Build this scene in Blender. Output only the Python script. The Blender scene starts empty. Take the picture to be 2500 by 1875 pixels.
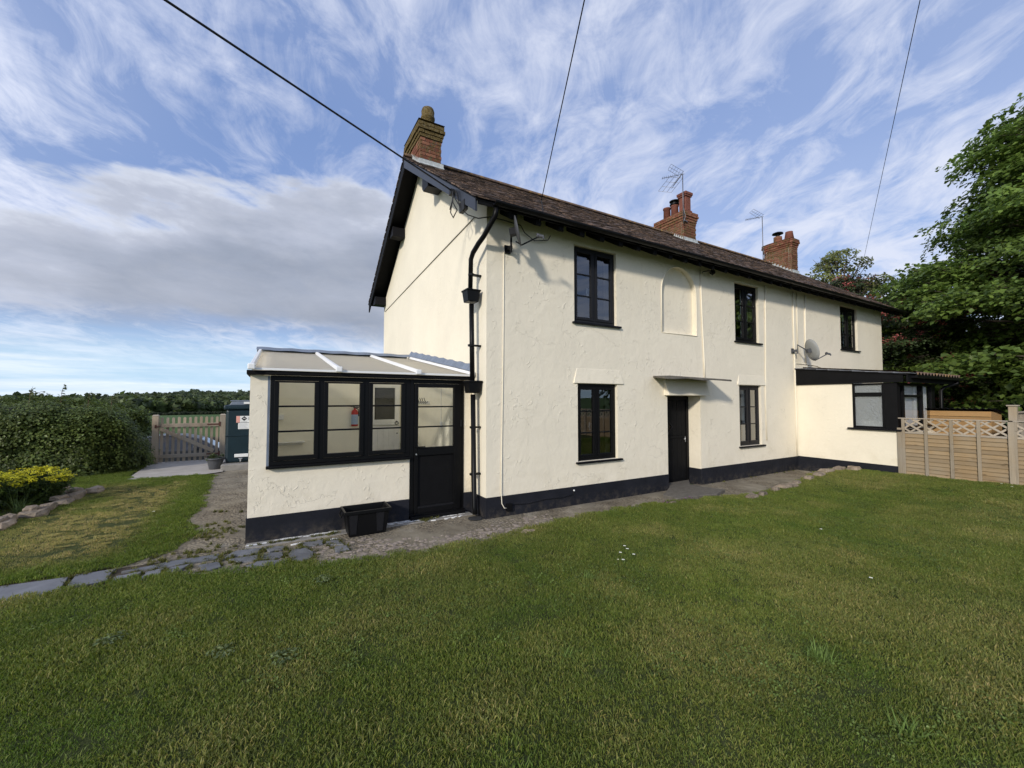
import bpy, math, random
import numpy as np
from mathutils import Vector, Matrix, Euler
R = math.radians
rnd = random.Random(7); nr = np.random.default_rng(7)
sc = bpy.context.scene; col = sc.collection

# ------------------------------------------------------------------ camera
cam = bpy.data.cameras.new('camera'); cam_o = bpy.data.objects.new('camera', cam); col.objects.link(cam_o)
CAM = Vector((-2.65, -5.35, 1.70)); cam_o.location = CAM
yaw = R(60.1); pit = R(2.2)
fw = Vector((math.cos(yaw)*math.cos(pit), math.sin(yaw)*math.cos(pit), math.sin(pit)))
cam_o.rotation_euler = fw.to_track_quat('-Z', 'Y').to_euler()
cam.sensor_width = 36; cam.lens = 36*1010/2500; cam.clip_start = .05; cam.clip_end = 6000
sc.camera = cam_o
# ------------------------------------------------------------------ light
SUN_DIR = Vector((-1.62, -1.0, .78)).normalized()      # towards the sun
sun_el = math.asin(SUN_DIR.z); sun_az = math.atan2(SUN_DIR.x, SUN_DIR.y)
sl = bpy.data.lights.new('sun', 'SUN'); sl.energy = 2.0; sl.angle = R(4.5); sl.color = (1, .93, .82)
so = bpy.data.objects.new('sun', sl); col.objects.link(so); so.rotation_euler = SUN_DIR.to_track_quat('Z', 'Y').to_euler()
so.location = (-30, -20, 30)
vs = sc.view_settings; vs.view_transform = 'Standard'; vs.look = 'None'; vs.gamma = 1; vs.use_curve_mapping = False
vs.exposure = 0.63

class NT:
    """tiny node helper"""
    def __init__(s, t): s.t = t; s.n = t.nodes; s.l = t.links
    def new(s, typ, **k):
        n = s.n.new(typ)
        for a, b in k.items():
            if a.startswith('_'): continue
            setattr(n, a, b)
        return n
    def link(s, a, b): s.l.new(a, b)
    def val(s, sock, v):
        if isinstance(v, (int, float)): sock.default_value = v
        elif isinstance(v, (tuple, list)): sock.default_value = tuple(v) if len(v) != 3 or sock.type == 'VECTOR' else (*v, 1)
        else: s.l.new(v, sock)
    def math(s, op, a, b=None, c=None, clamp=False):
        n = s.new('ShaderNodeMath', operation=op, use_clamp=clamp); s.val(n.inputs[0], a)
        if b is not None: s.val(n.inputs[1], b)
        if c is not None: s.val(n.inputs[2], c)
        return n.outputs[0]
    def vmath(s, op, a, b=None):
        n = s.new('ShaderNodeVectorMath', operation=op); s.val(n.inputs[0], a)
        if b is not None: s.val(n.inputs[1], b)
        return n.outputs[0]
    def sstep(s, x, a, b):
        n = s.new('ShaderNodeMapRange', interpolation_type='SMOOTHSTEP'); s.val(n.inputs[0], x); n.inputs[1].default_value = a; n.inputs[2].default_value = b
        return n.outputs[0]
    def mix(s, f, a, b, mode='MIX'):
        n = s.new('ShaderNodeMix', data_type='RGBA', blend_type=mode); s.val(n.inputs[0], f); s.val(n.inputs[6], a); s.val(n.inputs[7], b)
        return n.outputs[2]
    def noise(s, vec, scale, detail=4, rough=.55, dist=0, out=0):
        n = s.new('ShaderNodeTexNoise'); s.val(n.inputs['Vector'], vec); s.val(n.inputs['Scale'], scale)
        n.inputs['Detail'].default_value = detail; n.inputs['Roughness'].default_value = rough; n.inputs['Distortion'].default_value = dist
        return n.outputs[out]
    def ramp(s, f, stops):
        n = s.new('ShaderNodeValToRGB'); s.val(n.inputs[0], f); e = n.color_ramp.elements
        while len(e) < len(stops): e.new(.5)
        for i, (p, c) in enumerate(stops): e[i].position = p; e[i].color = (*c, 1) if len(c) == 3 else c
        return n.outputs[0]
    def comb(s, x, y, z):
        n = s.new('ShaderNodeCombineXYZ'); s.val(n.inputs[0], x); s.val(n.inputs[1], y); s.val(n.inputs[2], z); return n.outputs[0]
    def sep(s, v):
        n = s.new('ShaderNodeSeparateXYZ'); s.val(n.inputs[0], v); return n.outputs

# ------------------------------------------------------------------ sky
world = bpy.data.worlds.new('World'); sc.world = world; world.use_nodes = True
w = NT(world.node_tree); w.n.clear()
out = w.new('ShaderNodeOutputWorld'); bg = w.new('ShaderNodeBackground'); w.link(bg.outputs[0], out.inputs[0])
SKY_STRENGTH = .10
bg.inputs[1].default_value = SKY_STRENGTH
sky = w.new('ShaderNodeTexSky', sky_type='NISHITA'); sky.sun_disc = False; sky.sun_elevation = sun_el; sky.sun_rotation = sun_az
sky.air_density = 1.0; sky.dust_density = .6; sky.ozone_density = 2.0
tc = w.new('ShaderNodeTexCoord'); D = tc.outputs['Generated']
dx, dy, dz = w.sep(D)
zz = w.math('MAXIMUM', dz, 0.0)
den = w.math('ADD', zz, .16)
u0 = w.math('DIVIDE', dx, den); v0 = w.math('DIVIDE', dy, den)
ca, sa = math.cos(R(64)), math.sin(R(64))
al = w.math('ADD', w.math('MULTIPLY', u0, ca), w.math('MULTIPLY', v0, sa))      # along the streaks
ac = w.math('SUBTRACT', w.math('MULTIPLY', v0, ca), w.math('MULTIPLY', u0, sa)) # across
base = w.mix(.55, w.mix(1.0, sky.outputs[0], (.85, .9, 1.0), 'MULTIPLY'), (1.1, 2.0, 4.6))
# high thin cloud: long streaks that converge at the horizon
p1 = w.comb(w.math('MULTIPLY', al, 1.15), w.math('MULTIPLY', ac, 1.35), 3.1)
warp = w.noise(w.comb(al, ac, 0.0), 1.1, 3, .5, 0, 1)
p1w = w.vmath('ADD', p1, w.vmath('MULTIPLY', w.vmath('SUBTRACT', warp, (.5, .5, .5)), (1.5, 1.1, 0)))
n1 = w.noise(p1w, 1.25, 9, .62, .25)
p2 = w.comb(w.math('MULTIPLY', al, 2.4), w.math('MULTIPLY', ac, 4.2), 7.7)
n2 = w.noise(w.vmath('ADD', p2, w.vmath('MULTIPLY', warp, (.8, 1.6, 0))), 1.6, 8, .66, .6)
big = w.noise(w.comb(al, ac, 1.0), .55, 2, .5)
cir = w.math('ADD', w.math('MULTIPLY', n1, .58), w.math('MULTIPLY', n2, .42))
cir = w.math('ADD', cir, w.math('MULTIPLY', w.math('SUBTRACT', big, .5), .35))
cirm = w.sstep(cir, .355, .66)
cirm = w.math('MULTIPLY', cirm, .90)
veil = w.math('ADD', w.math('MULTIPLY', w.sstep(big, .35, .75), .22), .10)
cirm = w.math('MAXIMUM', cirm, veil)
# brightness of cloud: more light towards the sun
sd = w.new('ShaderNodeVectorMath', operation='DOT_PRODUCT'); w.link(D, sd.inputs[0]); sd.inputs[1].default_value = SUN_DIR
glow = w.sstep(sd.outputs['Value'], -.3, 1.0)
lit = w.math('ADD', w.math('MULTIPLY', glow, 3.2), 5.6)
cirC = w.mix(1.0, (.92, .97, 1.13), w.comb(lit, lit, lit), 'MULTIPLY')
c1 = w.mix(cirm, base, cirC)
# low cumulus bank on the western side
az = w.math('ARCTAN2', dy, dx)                        # radians, 60 deg = view axis
el = w.math('ARCSINE', dz)
cv = w.comb(w.math('MULTIPLY', az, 2.2), w.math('MULTIPLY', el, 6.5), .0)
cn = w.noise(cv, 1.15, 9, .56, .15)
cn2 = w.noise(w.comb(w.math('MULTIPLY', az, 1.2), w.math('MULTIPLY', el, 4.0), 4.0), 2.6, 6, .55)
topel = w.math('SUBTRACT', w.math('ADD', w.math('ADD', R(16.5), w.math('MULTIPLY', w.sstep(w.math('MULTIPLY', az, -1), -R(114), -R(92)), R(8.5))), w.math('MULTIPLY', w.math('SUBTRACT', cn, .5), .42)), w.math('MULTIPLY', w.sstep(w.math('ABSOLUTE', w.math('SUBTRACT', az, R(100))), R(22), R(60)), R(6)))
top_m = w.sstep(w.math('SUBTRACT', topel, el), -.012, .030)
bot_m = w.sstep(w.math('SUBTRACT', el, w.math('ADD', R(7.6), w.math('MULTIPLY', w.math('SUBTRACT', cn2, .5), .12))), -.035, .05)
azm = w.math('MULTIPLY', w.sstep(az, R(62), R(80)), w.math('SUBTRACT', 1, w.sstep(az, R(160), R(175))))
cum = w.math('MULTIPLY', w.math('MULTIPLY', top_m, bot_m), azm)
depth_ = w.sstep(w.math('SUBTRACT', topel, el), -.02, .13)
cumn = w.noise(w.comb(w.math('MULTIPLY', az, 3.0), w.math('MULTIPLY', el, 8), 9.0), 1.5, 7, .6)
shade = w.math('ADD', w.math('MULTIPLY', depth_, .78), w.math('MULTIPLY', w.math('SUBTRACT', cumn, .5), .95), clamp=True)
cumC = w.ramp(shade, [(0, (.50, .53, .60)), (.28, (.345, .37, .44)), (1, (.205, .23, .285))])
cumC = w.mix(1.0, cumC, (10, 10, 10), 'MULTIPLY')
cumC.node.clamp_result = False
c2 = w.mix(w.math('MULTIPLY', cum, .92), c1, cumC)
# pale band near the horizon
band = w.math('SUBTRACT', 1, w.sstep(el, R(2.5), R(9)))
bn = w.noise(w.comb(w.math('MULTIPLY', az, 1.6), w.math('MULTIPLY', el, 26), 2.0), 1.6, 6, .6)
bandC = w.mix(w.sstep(bn, .35, .7), (3.7, 5.2, 6.5), (6.3, 6.9, 7.4))
c3 = w.mix(w.math('MULTIPLY', band, .82), c2, bandC)
w.link(c3, bg.inputs[0])

# ------------------------------------------------------------------ materials
MATS = {}
def newmat(name):
    m = bpy.data.materials.new(name); m.use_nodes = True; t = NT(m.node_tree); t.n.clear()
    o = t.new('ShaderNodeOutputMaterial'); b = t.new('ShaderNodeBsdfPrincipled'); t.link(b.outputs[0], o.inputs[0])
    MATS[name] = m; t.b = b; t.o = o; t.pos = t.new('ShaderNodeNewGeometry').outputs['Position']
    return m, t
def bump(t, h, strength=.3, dist=.01, prev=None):
    n = t.new('ShaderNodeBump'); t.val(n.inputs['Height'], h); n.inputs['Strength'].default_value = strength; n.inputs['Distance'].default_value = dist
    if prev is not None: t.link(prev, n.inputs['Normal'])
    return n.outputs[0]
def simple(name, c, rough=.6, var=.12, nscale=6, bstr=.15, bscale=60, bdist=.002, metal=0, spec=.35, rand=0):
    m, t = newmat(name)
    n = t.noise(t.pos, nscale, 5, .6)
    c = np.array(c)
    cc = t.ramp(n, [(.25, tuple(c*(1-var))), (.75, tuple(np.minimum(c*(1+var), 1)))])
    if rand:
        oi = t.new('ShaderNodeObjectInfo').outputs['Random']
        cc = t.mix(1.0, cc, t.ramp(oi, [(0, (1-rand,)*3), (1, (1+rand, 1+rand*.8, 1+rand*.6))]), 'MULTIPLY')
    t.val(t.b.inputs['Base Color'], cc); t.b.inputs['Roughness'].default_value = rough; t.b.inputs['Metallic'].default_value = metal
    t.b.inputs['Specular IOR Level'].default_value = spec
    if bstr: t.link(bump(t, t.noise(t.pos, bscale, 4), bstr, bdist), t.b.inputs['Normal'])
    return m

def render_mat(name, c, lumps=1.0):
    m, t = newmat(name)
    n = t.noise(t.pos, 1.3, 5, .55); n2 = t.noise(t.pos, 14, 4, .6)
    c = np.array(c)
    cc = t.ramp(t.math('ADD', t.math('MULTIPLY', n, .7), t.math('MULTIPLY', n2, .3)), [(.3, tuple(c*.93)), (.7, tuple(c*1.03))])
    # damp and dirt low on the wall, fine hairline cracks
    px, py, pz = t.sep(t.pos)
    low = t.math('SUBTRACT', 1, t.sstep(pz, .25, .9))
    dirt = t.math('MULTIPLY', t.math('MULTIPLY', low, t.sstep(t.noise(t.pos, 3.2, 6, .7), .42, .75)), .35)
    cc = t.mix(dirt, cc, tuple(c*np.array([.66, .62, .52])))
    stk = t.sstep(t.noise(t.vmath('MULTIPLY', t.pos, (5.5, 5.5, .55)), 2.2, 5, .65), .50, .74)
    cc = t.mix(t.math('MULTIPLY', t.math('MULTIPLY', stk, t.sstep(t.noise(t.pos, .7, 3), .42, .62)), .20), cc, tuple(c*np.array([.78, .74, .66])))
    vo = t.new('ShaderNodeTexVoronoi', feature='DISTANCE_TO_EDGE'); vo.inputs['Scale'].default_value = 1.05
    t.val(vo.inputs['Vector'], t.vmath('ADD', t.pos, t.vmath('MULTIPLY', t.noise(t.pos, 2.5, 5, .6, 0, 1), (.7, .7, .7))))
    crack = t.math('MULTIPLY', t.math('SUBTRACT', 1, t.sstep(vo.outputs[0], 0.0, .007)), t.sstep(t.noise(t.pos, .9, 2), .52, .6))
    cc = t.mix(t.math('MULTIPLY', crack, .35), cc, tuple(c*.6))
    t.val(t.b.inputs['Base Color'], cc); t.b.inputs['Roughness'].default_value = .85; t.b.inputs['Specular IOR Level'].default_value = .25
    a = t.noise(t.pos, 4.5, 5, .6, .6)
    lump = t.sstep(t.noise(t.pos, 11, 4, .55, 1.2), .56, .72)
    msk = t.sstep(t.noise(t.pos, 1.6, 3), .44, .6)
    b1 = bump(t, t.math('MULTIPLY', lump, msk), .55*lumps, .011)
    b2 = bump(t, a, .34*lumps, .03, b1)
    b3 = bump(t, t.noise(t.pos, 120, 3, .7), .35, .002, b2)
    b4 = bump(t, t.math('MULTIPLY', crack, -1), .5, .006, b3)
    t.link(b4, t.b.inputs['Normal'])
    return m
render_mat('cream_render', (.82, .745, .595))
render_mat('cream_render_smooth', (.82, .75, .60), .45)
simple('interior_cream', (.88, .84, .70), .8, .06, 3, .1, 60)
simple('black_paint', (.006, .006, .008), .5, .25, 4, .25, 25, .004, spec=.16)
m, t = newmat('plinth_paint')
px, py, pz = t.sep(t.pos)
cc = t.ramp(t.noise(t.pos, 3, 5, .6), [(.3, (.008, .009, .013)), (.7, (.016, .017, .023))])
dm = t.math('MULTIPLY', t.math('SUBTRACT', 1, t.sstep(pz, -.02, .22)), t.sstep(t.noise(t.pos, 9, 6, .75), .42, .7))
cc = t.mix(t.math('MULTIPLY', dm, .5), cc, (.12, .10, .075))
t.val(t.b.inputs['Base Color'], cc); t.b.inputs['Roughness'].default_value = .72; t.b.inputs['Specular IOR Level'].default_value = .2
t.link(bump(t, t.noise(t.pos, 14, 4), .4, .012), t.b.inputs['Normal'])
simple('black_plastic', (.005, .005, .0055), .42, .1, 5, .03, 200, spec=.16)
simple('black_board_sheen', (.022, .026, .036), .42, .2, 3, .2, 30)  # glossy black board; its bluish sheen is put into the base colour
simple('black_timber', (.004, .004, .0045), .7, .3, 8, .4, 40, .004, spec=.16)
simple('window_black', (.0045, .0045, .005), .42, .15, 10, .05, 300, spec=.16)
simple('window_dark_grey', (.014, .014, .016), .42, .12, 10, .05, 300, spec=.16)
simple('white_plastic', (.80, .80, .78), .35, .04, 4, 0)
simple('white_paint', (.78, .77, .72), .5, .08, 8, .1, 80)
simple('lead', (.15, .18, .23), .5, .25, 5, .4, 12, .01, spec=.6)
simple('pale_lead', (.42, .44, .43), .7, .35, 14, .4, 40, .004)
simple('mortar', (.30, .26, .20), .95, .3, 9, .5, 50, .006)
simple('steel', (.50, .50, .50), .4, .15, 20, 0, metal=.7)
simple('antenna_metal', (.16, .16, .17), .45, .2, 30, 0, metal=.5)
simple('dish_grey', (.075, .078, .085), .5, .12, 9, .05, 120)
simple('dish_light', (.30, .31, .31), .5, .1, 9, .05, 120)
simple('cable_black', (.015, .015, .016), .6, .1, 5, 0)
simple('red_enamel', (.45, .03, .03), .3, .08, 10, 0)
simple('label_blue', (.35, .45, .6), .5, .2, 90, 0)
simple('rusty', (.10, .045, .03), .8, .4, 30, .3, 80)
simple('tank_green', (.008, .022, .030), .42, .2, 4, .15, 20, .004)
simple('concrete', (.27, .255, .23), .9, .25, 5, .5, 70, .006)
simple('slate', (.14, .145, .155), .62, .28, 5, .5, 18, .008, rand=.16)
simple('canopy_slate', (.12, .108, .09), .8, .35, 14, .6, 40, .008)
simple('sandstone', (.24, .195, .145), .95, .55, 7, 1.0, 18, .04, rand=.2)
simple('wet_dark', (.03, .03, .03), .9, .2, 5, 0)
simple('curtain', (.86, .85, .80), .9, .06, 6, .1, 60)
simple('room_dark', (.10, .09, .08), .9, .2, 2, 0)
simple('soil', (.06, .045, .03), .95, .3, 12, .6, 50, .02)
simple('white_print', (.80, .80, .78), .5, .03, 5, 0)
simple('pink_print', (.75, .36, .30), .5, .03, 5, 0)
simple('black_print', (.02, .02, .02), .5, .03, 5, 0)
simple('car_paint', (.04, .045, .055), .35, .05, 5, 0, metal=.2)
simple('car_silver', (.22, .23, .25), .3, .05, 5, 0, metal=.4)
simple('tyre', (.02, .02, .02), .8, .1, 5, 0)
simple('terracotta', (.18, .066, .045), .85, .25, 12, .3, 40, .004)
simple('flower_yellow', (.66, .60, .03), .7, .2, 20, 0)
simple('petal_white', (.85, .85, .82), .6, .03, 5, 0)
simple('petal_purple', (.35, .10, .35), .6, .1, 5, 0)

def wood(name, c, grey=(.30, .28, .25), g=.4, axis='h', knots=True):
    m, t = newmat(name)
    sv = {'h': (1.2, 1.2, 26), 'v': (26, 26, 1.2)}[axis]
    p = t.vmath('MULTIPLY', t.pos, sv)
    n = t.noise(p, 1.5, 6, .65, .6)
    c = np.array(c)
    cc = t.ramp(n, [(.25, tuple(c*.62)), (.5, tuple(c)), (.8, tuple(c*1.22))])
    gm = t.sstep(t.noise(t.pos, 1.7, 4, .6), .55-g*.5, .75)
    cc = t.mix(t.math('MULTIPLY', gm, g), cc, grey)
    if knots:
        vo = t.new('ShaderNodeTexVoronoi'); t.val(vo.inputs['Vector'], t.vmath('MULTIPLY', t.pos, (3, 3, 9))); vo.inputs['Scale'].default_value = 1.0
        k = t.math('SUBTRACT', 1, t.sstep(vo.outputs[0], .04, .14))
        cc = t.mix(t.math('MULTIPLY', k, .6), cc, tuple(c*.35))
    oi = t.new('ShaderNodeObjectInfo').outputs['Random']
    cc = t.mix(1.0, cc, t.ramp(oi, [(0, (.84, .84, .85)), (1, (1.14, 1.10, 1.05))]), 'MULTIPLY')
    t.val(t.b.inputs['Base Color'], cc); t.b.inputs['Roughness'].default_value = .85; t.b.inputs['Specular IOR Level'].default_value = .2
    t.link(bump(t, n, .5, .004), t.b.inputs['Normal'])
wood('fence_board', (.27, .185, .095), (.31, .265, .19), .65)
wood('fence_batten', (.29, .235, .16), (.32, .295, .25), .6, 'v')
wood('fence_lattice', (.38, .32, .24), (.40, .37, .32), .6, 'h', False)
wood('gate_wood', (.34, .27, .19), (.40, .36, .29), .7, 'v', False)
wood('new_wood', (.36, .22, .095), (.33, .24, .13), .2, 'h')

def brick_mat(name, c1, c2, lichen=.35):
    m, t = newmat(name)
    oi = t.new('ShaderNodeObjectInfo').outputs['Random']
    cell = t.new('ShaderNodeTexWhiteNoise'); t.val(cell.inputs[0], t.vmath('FLOOR', t.vmath('MULTIPLY', t.pos, (4.4, 4.4, 13.3))))
    r = t.math('FRACT', t.math('ADD', oi, cell.outputs[0]))
    cc = t.ramp(r, [(0, tuple(np.array(c1)*.75)), (.5, c1), (1, c2)])
    n = t.noise(t.pos, 22, 5, .7)
    cc = t.mix(.55, cc, t.ramp(n, [(.3, (.25, .25, .25)), (.7, (1, 1, 1))]), 'MULTIPLY')
    px, py, pz = t.sep(t.pos)
    lm = t.sstep(t.noise(t.pos, 7.5, 6, .7), .62-lichen*.45, .72-lichen*.3)
    lc = t.ramp(t.noise(t.pos, 30, 3), [(.3, (.03, .027, .017)), (.5, (.11, .080, .02)), (.75, (.17, .155, .11))])
    cc = t.mix(t.math('MULTIPLY', lm, .8), cc, lc)
    t.val(t.b.inputs['Base Color'], cc); t.b.inputs['Roughness'].default_value = .95; t.b.inputs['Specular IOR Level'].default_value = .2
    t.link(bump(t, t.noise(t.pos, 45, 5, .7), .9, .012), t.b.inputs['Normal'])
brick_mat('brick_mossy', (.24, .09, .055), (.34, .155, .095), .36)
brick_mat('brick_lichen_cap', (.20, .12, .06), (.30, .2, .09), 1.0)
brick_mat('brick_red', (.21, .085, .05), (.30, .15, .09), .38)

# roof tiles: brown grey, each with its own tone, lichen specks
m, t = newmat('roof_tile')
cell = t.new('ShaderNodeTexWhiteNoise'); t.val(cell.inputs[0], t.vmath('FLOOR', t.vmath('MULTIPLY', t.pos, (1/.165, 1/.083, 0))))
cc = t.ramp(cell.outputs[0], [(0, (.045, .034, .030)), (.5, (.10, .072, .058)), (.8, (.17, .115, .085)), (1, (.25, .17, .12))])
n = t.noise(t.pos, 18, 6, .7)
cc = t.mix(.6, cc, t.ramp(n, [(.3, (.35, .33, .32)), (.7, (1, 1, 1))]), 'MULTIPLY')
lm = t.sstep(t.noise(t.pos, 26, 5, .75), .58, .68)
cc = t.mix(t.math('MULTIPLY', lm, .5), cc, (.20, .18, .14))
t.val(t.b.inputs['Base Color'], cc); t.b.inputs['Roughness'].default_value = .9; t.b.inputs['Specular IOR Level'].default_value = .25
t.link(bump(t, t.noise(t.pos, 70, 5, .7), .8, .008), t.b.inputs['Normal'])
m, t = newmat('ridge_tile')
cc = t.ramp(t.noise(t.pos, 9, 6, .7), [(.35, (.08, .055, .045)), (.52, (.14, .09, .06)), (.66, (.33, .19, .045))])
t.val(t.b.inputs['Base Color'], cc); t.b.inputs['Roughness'].default_value = .95
t.link(bump(t, t.noise(t.pos, 50, 5, .7), .8, .008), t.b.inputs['Normal'])

def glass(name, tint=(.9, .92, .93), refl=1.0, rough=0.0, frost=0):
    m = bpy.data.materials.new(name); m.use_nodes = True; t = NT(m.node_tree); t.n.clear(); MATS[name] = m
    o = t.new('ShaderNodeOutputMaterial')
    tr = t.new('ShaderNodeBsdfTransparent'); t.val(tr.inputs[0], tint)
    gl = t.new('ShaderNodeBsdfGlossy'); gl.inputs['Roughness'].default_value = rough
    fr = t.new('ShaderNodeFresnel'); fr.inputs['IOR'].default_value = 1.52
    f = t.math('MULTIPLY', fr.outputs[0], refl, clamp=True)
    pos = t.new('ShaderNodeNewGeometry').outputs['Position']
    bp = bump(t, t.noise(pos, 2.2, 2), .02, .01); t.link(bp, gl.inputs['Normal'])
    mx = t.new('ShaderNodeMixShader'); t.val(mx.inputs[0], f); t.link(tr.outputs[0], mx.inputs[1]); t.link(gl.outputs[0], mx.inputs[2])
    last = mx.outputs[0]
    if frost:
        tl = t.new('ShaderNodeBsdfTranslucent'); t.val(tl.inputs[0], (.8, .84, .84)); df = t.new('ShaderNodeBsdfDiffuse'); t.val(df.inputs[0], (.62, .66, .66))
        cr = t.noise(pos, 13, 4, .6, 2.5); bb = bump(t, cr, .9, .03); t.link(bb, df.inputs['Normal']); t.link(bb, tl.inputs['Normal'])
        m2 = t.new('ShaderNodeMixShader'); m2.inputs[0].default_value = .5; t.link(tl.outputs[0], m2.inputs[1]); t.link(df.outputs[0], m2.inputs[2])
        m3 = t.new('ShaderNodeMixShader'); m3.inputs[0].default_value = frost; t.link(last, m3.inputs[1]); t.link(m2.outputs[0], m3.inputs[2]); last = m3.outputs[0]
    t.link(last, o.inputs[0])
glass('pane_glass', (.85, .88, .88), 3.6)
glass('porch_glass', (.97, .98, .97), .5)
glass('frosted_glass', (.8, .85, .85), 1.2, .08, .8)
glass('clear_glass', (.95, .96, .96), .7)
m = bpy.data.materials.new('polycarbonate'); m.use_nodes = True; t = NT(m.node_tree); t.n.clear(); MATS['polycarbonate'] = m
o = t.new('ShaderNodeOutputMaterial'); pos = t.new('ShaderNodeNewGeometry').outputs['Position']
pc = t.ramp(t.noise(pos, 3, 5), [(.3, (.76, .73, .68)), (.7, (.84, .81, .76))])
df = t.new('ShaderNodeBsdfPrincipled'); t.val(df.inputs['Base Color'], pc); df.inputs['Roughness'].default_value = .6
tl = t.new('ShaderNodeBsdfTranslucent'); t.val(tl.inputs[0], (.95, .93, .84))
mx = t.new('ShaderNodeMixShader'); mx.inputs[0].default_value = .55; t.link(df.outputs[0], mx.inputs[1]); t.link(tl.outputs[0], mx.inputs[2])
tp = t.new('ShaderNodeBsdfTransparent'); t.val(tp.inputs[0], (1, .98, .93)); mx2 = t.new('ShaderNodeMixShader'); mx2.inputs[0].default_value = .48; t.link(mx.outputs[0], mx2.inputs[1]); t.link(tp.outputs[0], mx2.inputs[2]); t.link(mx2.outputs[0], o.inputs[0])

def geomat(name, trans=.3, rough=.5):
    m = bpy.data.materials.new(name); m.use_nodes = True; t = NT(m.node_tree); t.n.clear(); MATS[name] = m
    o = t.new('ShaderNodeOutputMaterial'); cc = t.new('ShaderNodeAttribute', attribute_type='GEOMETRY', attribute_name='bc').outputs['Color']
    p = t.new('ShaderNodeBsdfPrincipled'); t.val(p.inputs['Base Color'], cc); p.inputs['Roughness'].default_value = rough; p.inputs['Specular IOR Level'].default_value = .3
    tl = t.new('ShaderNodeBsdfTranslucent'); t.val(tl.inputs[0], cc); mx = t.new('ShaderNodeMixShader'); mx.inputs[0].default_value = trans
    t.link(p.outputs[0], mx.inputs[1]); t.link(tl.outputs[0], mx.inputs[2]); t.link(mx.outputs[0], o.inputs[0])
def leafmat(name, c, var=.35, trans=.4, rough=.5):
    """leaf or blade: colour from a per-instance tint and the blade's own 'bc' value"""
    m = bpy.data.materials.new(name); m.use_nodes = True; t = NT(m.node_tree); t.n.clear(); MATS[name] = m
    o = t.new('ShaderNodeOutputMaterial'); c = np.array(c)
    a = t.new('ShaderNodeAttribute', attribute_type='INSTANCER', attribute_name='tint').outputs['Color']
    b = t.new('ShaderNodeAttribute', attribute_type='GEOMETRY', attribute_name='bc').outputs['Color']
    cc = t.mix(1.0, a, b, 'MULTIPLY'); cc = t.mix(1.0, cc, tuple(c), 'MULTIPLY')
    p = t.new('ShaderNodeBsdfPrincipled'); t.val(p.inputs['Base Color'], cc); p.inputs['Roughness'].default_value = rough; p.inputs['Specular IOR Level'].default_value = .3
    tl = t.new('ShaderNodeBsdfTranslucent'); t.val(tl.inputs[0], t.mix(1.0, cc, (1.1, 1.25, .5), 'MULTIPLY'))
    mx = t.new('ShaderNodeMixShader'); mx.inputs[0].default_value = trans; t.link(p.outputs[0], mx.inputs[1]); t.link(tl.outputs[0], mx.inputs[2]); t.link(mx.outputs[0], o.inputs[0])
geomat('grass_blade_g', .38, .5); geomat('leaf_g', .42, .42); geomat('leaf_matt_g', .25, .7)
leafmat('grass_blade', (1, 1, 1), trans=.38)
leafmat('leaf', (1, 1, 1), trans=.38, rough=.42)
leafmat('leaf_matt', (1, 1, 1), trans=.25, rough=.7)

# ground materials
m, t = newmat('lawn_soil')
n = t.noise(t.pos, 9, 6, .7)
cc = t.ramp(n, [(.3, (.035, .045, .014)), (.6, (.06, .072, .024)), (.8, (.10, .09, .045))])
t.val(t.b.inputs['Base Color'], cc); t.b.inputs['Roughness'].default_value = .95; t.b.inputs['Specular IOR Level'].default_value = .1
t.link(bump(t, t.noise(t.pos, 60, 4, .7), .8, .02), t.b.inputs['Normal'])
m, t = newmat('terrain')
n = t.noise(t.pos, .02, 5, .6); n2 = t.noise(t.pos, .6, 4, .6)
cc = t.ramp(t.math('ADD', t.math('MULTIPLY', n, .6), t.math('MULTIPLY', n2, .4)), [(.35, (.055, .095, .030)), (.65, (.085, .13, .04))])
t.val(t.b.inputs['Base Color'], cc); t.b.inputs['Roughness'].default_value = .95; t.b.inputs['Specular IOR Level'].default_value = .1
m, t = newmat('path_concrete')
px, py, pz = t.sep(t.pos)
n = t.noise(t.pos, 2.2, 6, .65); n2 = t.noise(t.pos, 38, 4, .7)
cc = t.ramp(n, [(.3, (.135, .113, .082)), (.55, (.235, .205, .15)), (.75, (.35, .315, .25))])
vo = t.new('ShaderNodeTexVoronoi'); t.val(vo.inputs['Vector'], t.pos); vo.inputs['Scale'].default_value = 30
peb = t.ramp(vo.outputs[0], [(0, (1.35, 1.25, 1.1)), (.45, (.95, .92, .9)), (.8, (.45, .42, .40))])
pm = t.sstep(t.noise(t.pos, 1.4, 4), .40, .58)
cc = t.mix(t.math('MULTIPLY', pm, .75), cc, peb, 'MULTIPLY')
moss = t.sstep(t.noise(t.pos, 3.8, 6, .7), .60, .72)
cc = t.mix(t.math('MULTIPLY', moss, .5), cc, (.055, .06, .025))
t.val(t.b.inputs['Base Color'], cc); t.b.inputs['Roughness'].default_value = .92; t.b.inputs['Specular IOR Level'].default_value = .25
b1 = bump(t, t.math('MULTIPLY', t.math('MULTIPLY', vo.outputs[0], pm), -1), .9, .02); t.link(bump(t, n2, .5, .008, b1), t.b.inputs['Normal'])
m, t = newmat('pale_paving')
n = t.noise(t.vmath('MULTIPLY', t.pos, (1, 3, 1)), 2.5, 6, .65)
cc = t.ramp(n, [(.3, (.30, .27, .23)), (.7, (.47, .43, .38))])
t.val(t.b.inputs['Base Color'], cc); t.b.inputs['Roughness'].default_value = .9; t.link(bump(t, t.noise(t.pos, 50, 4), .5, .006), t.b.inputs['Normal'])

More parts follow.
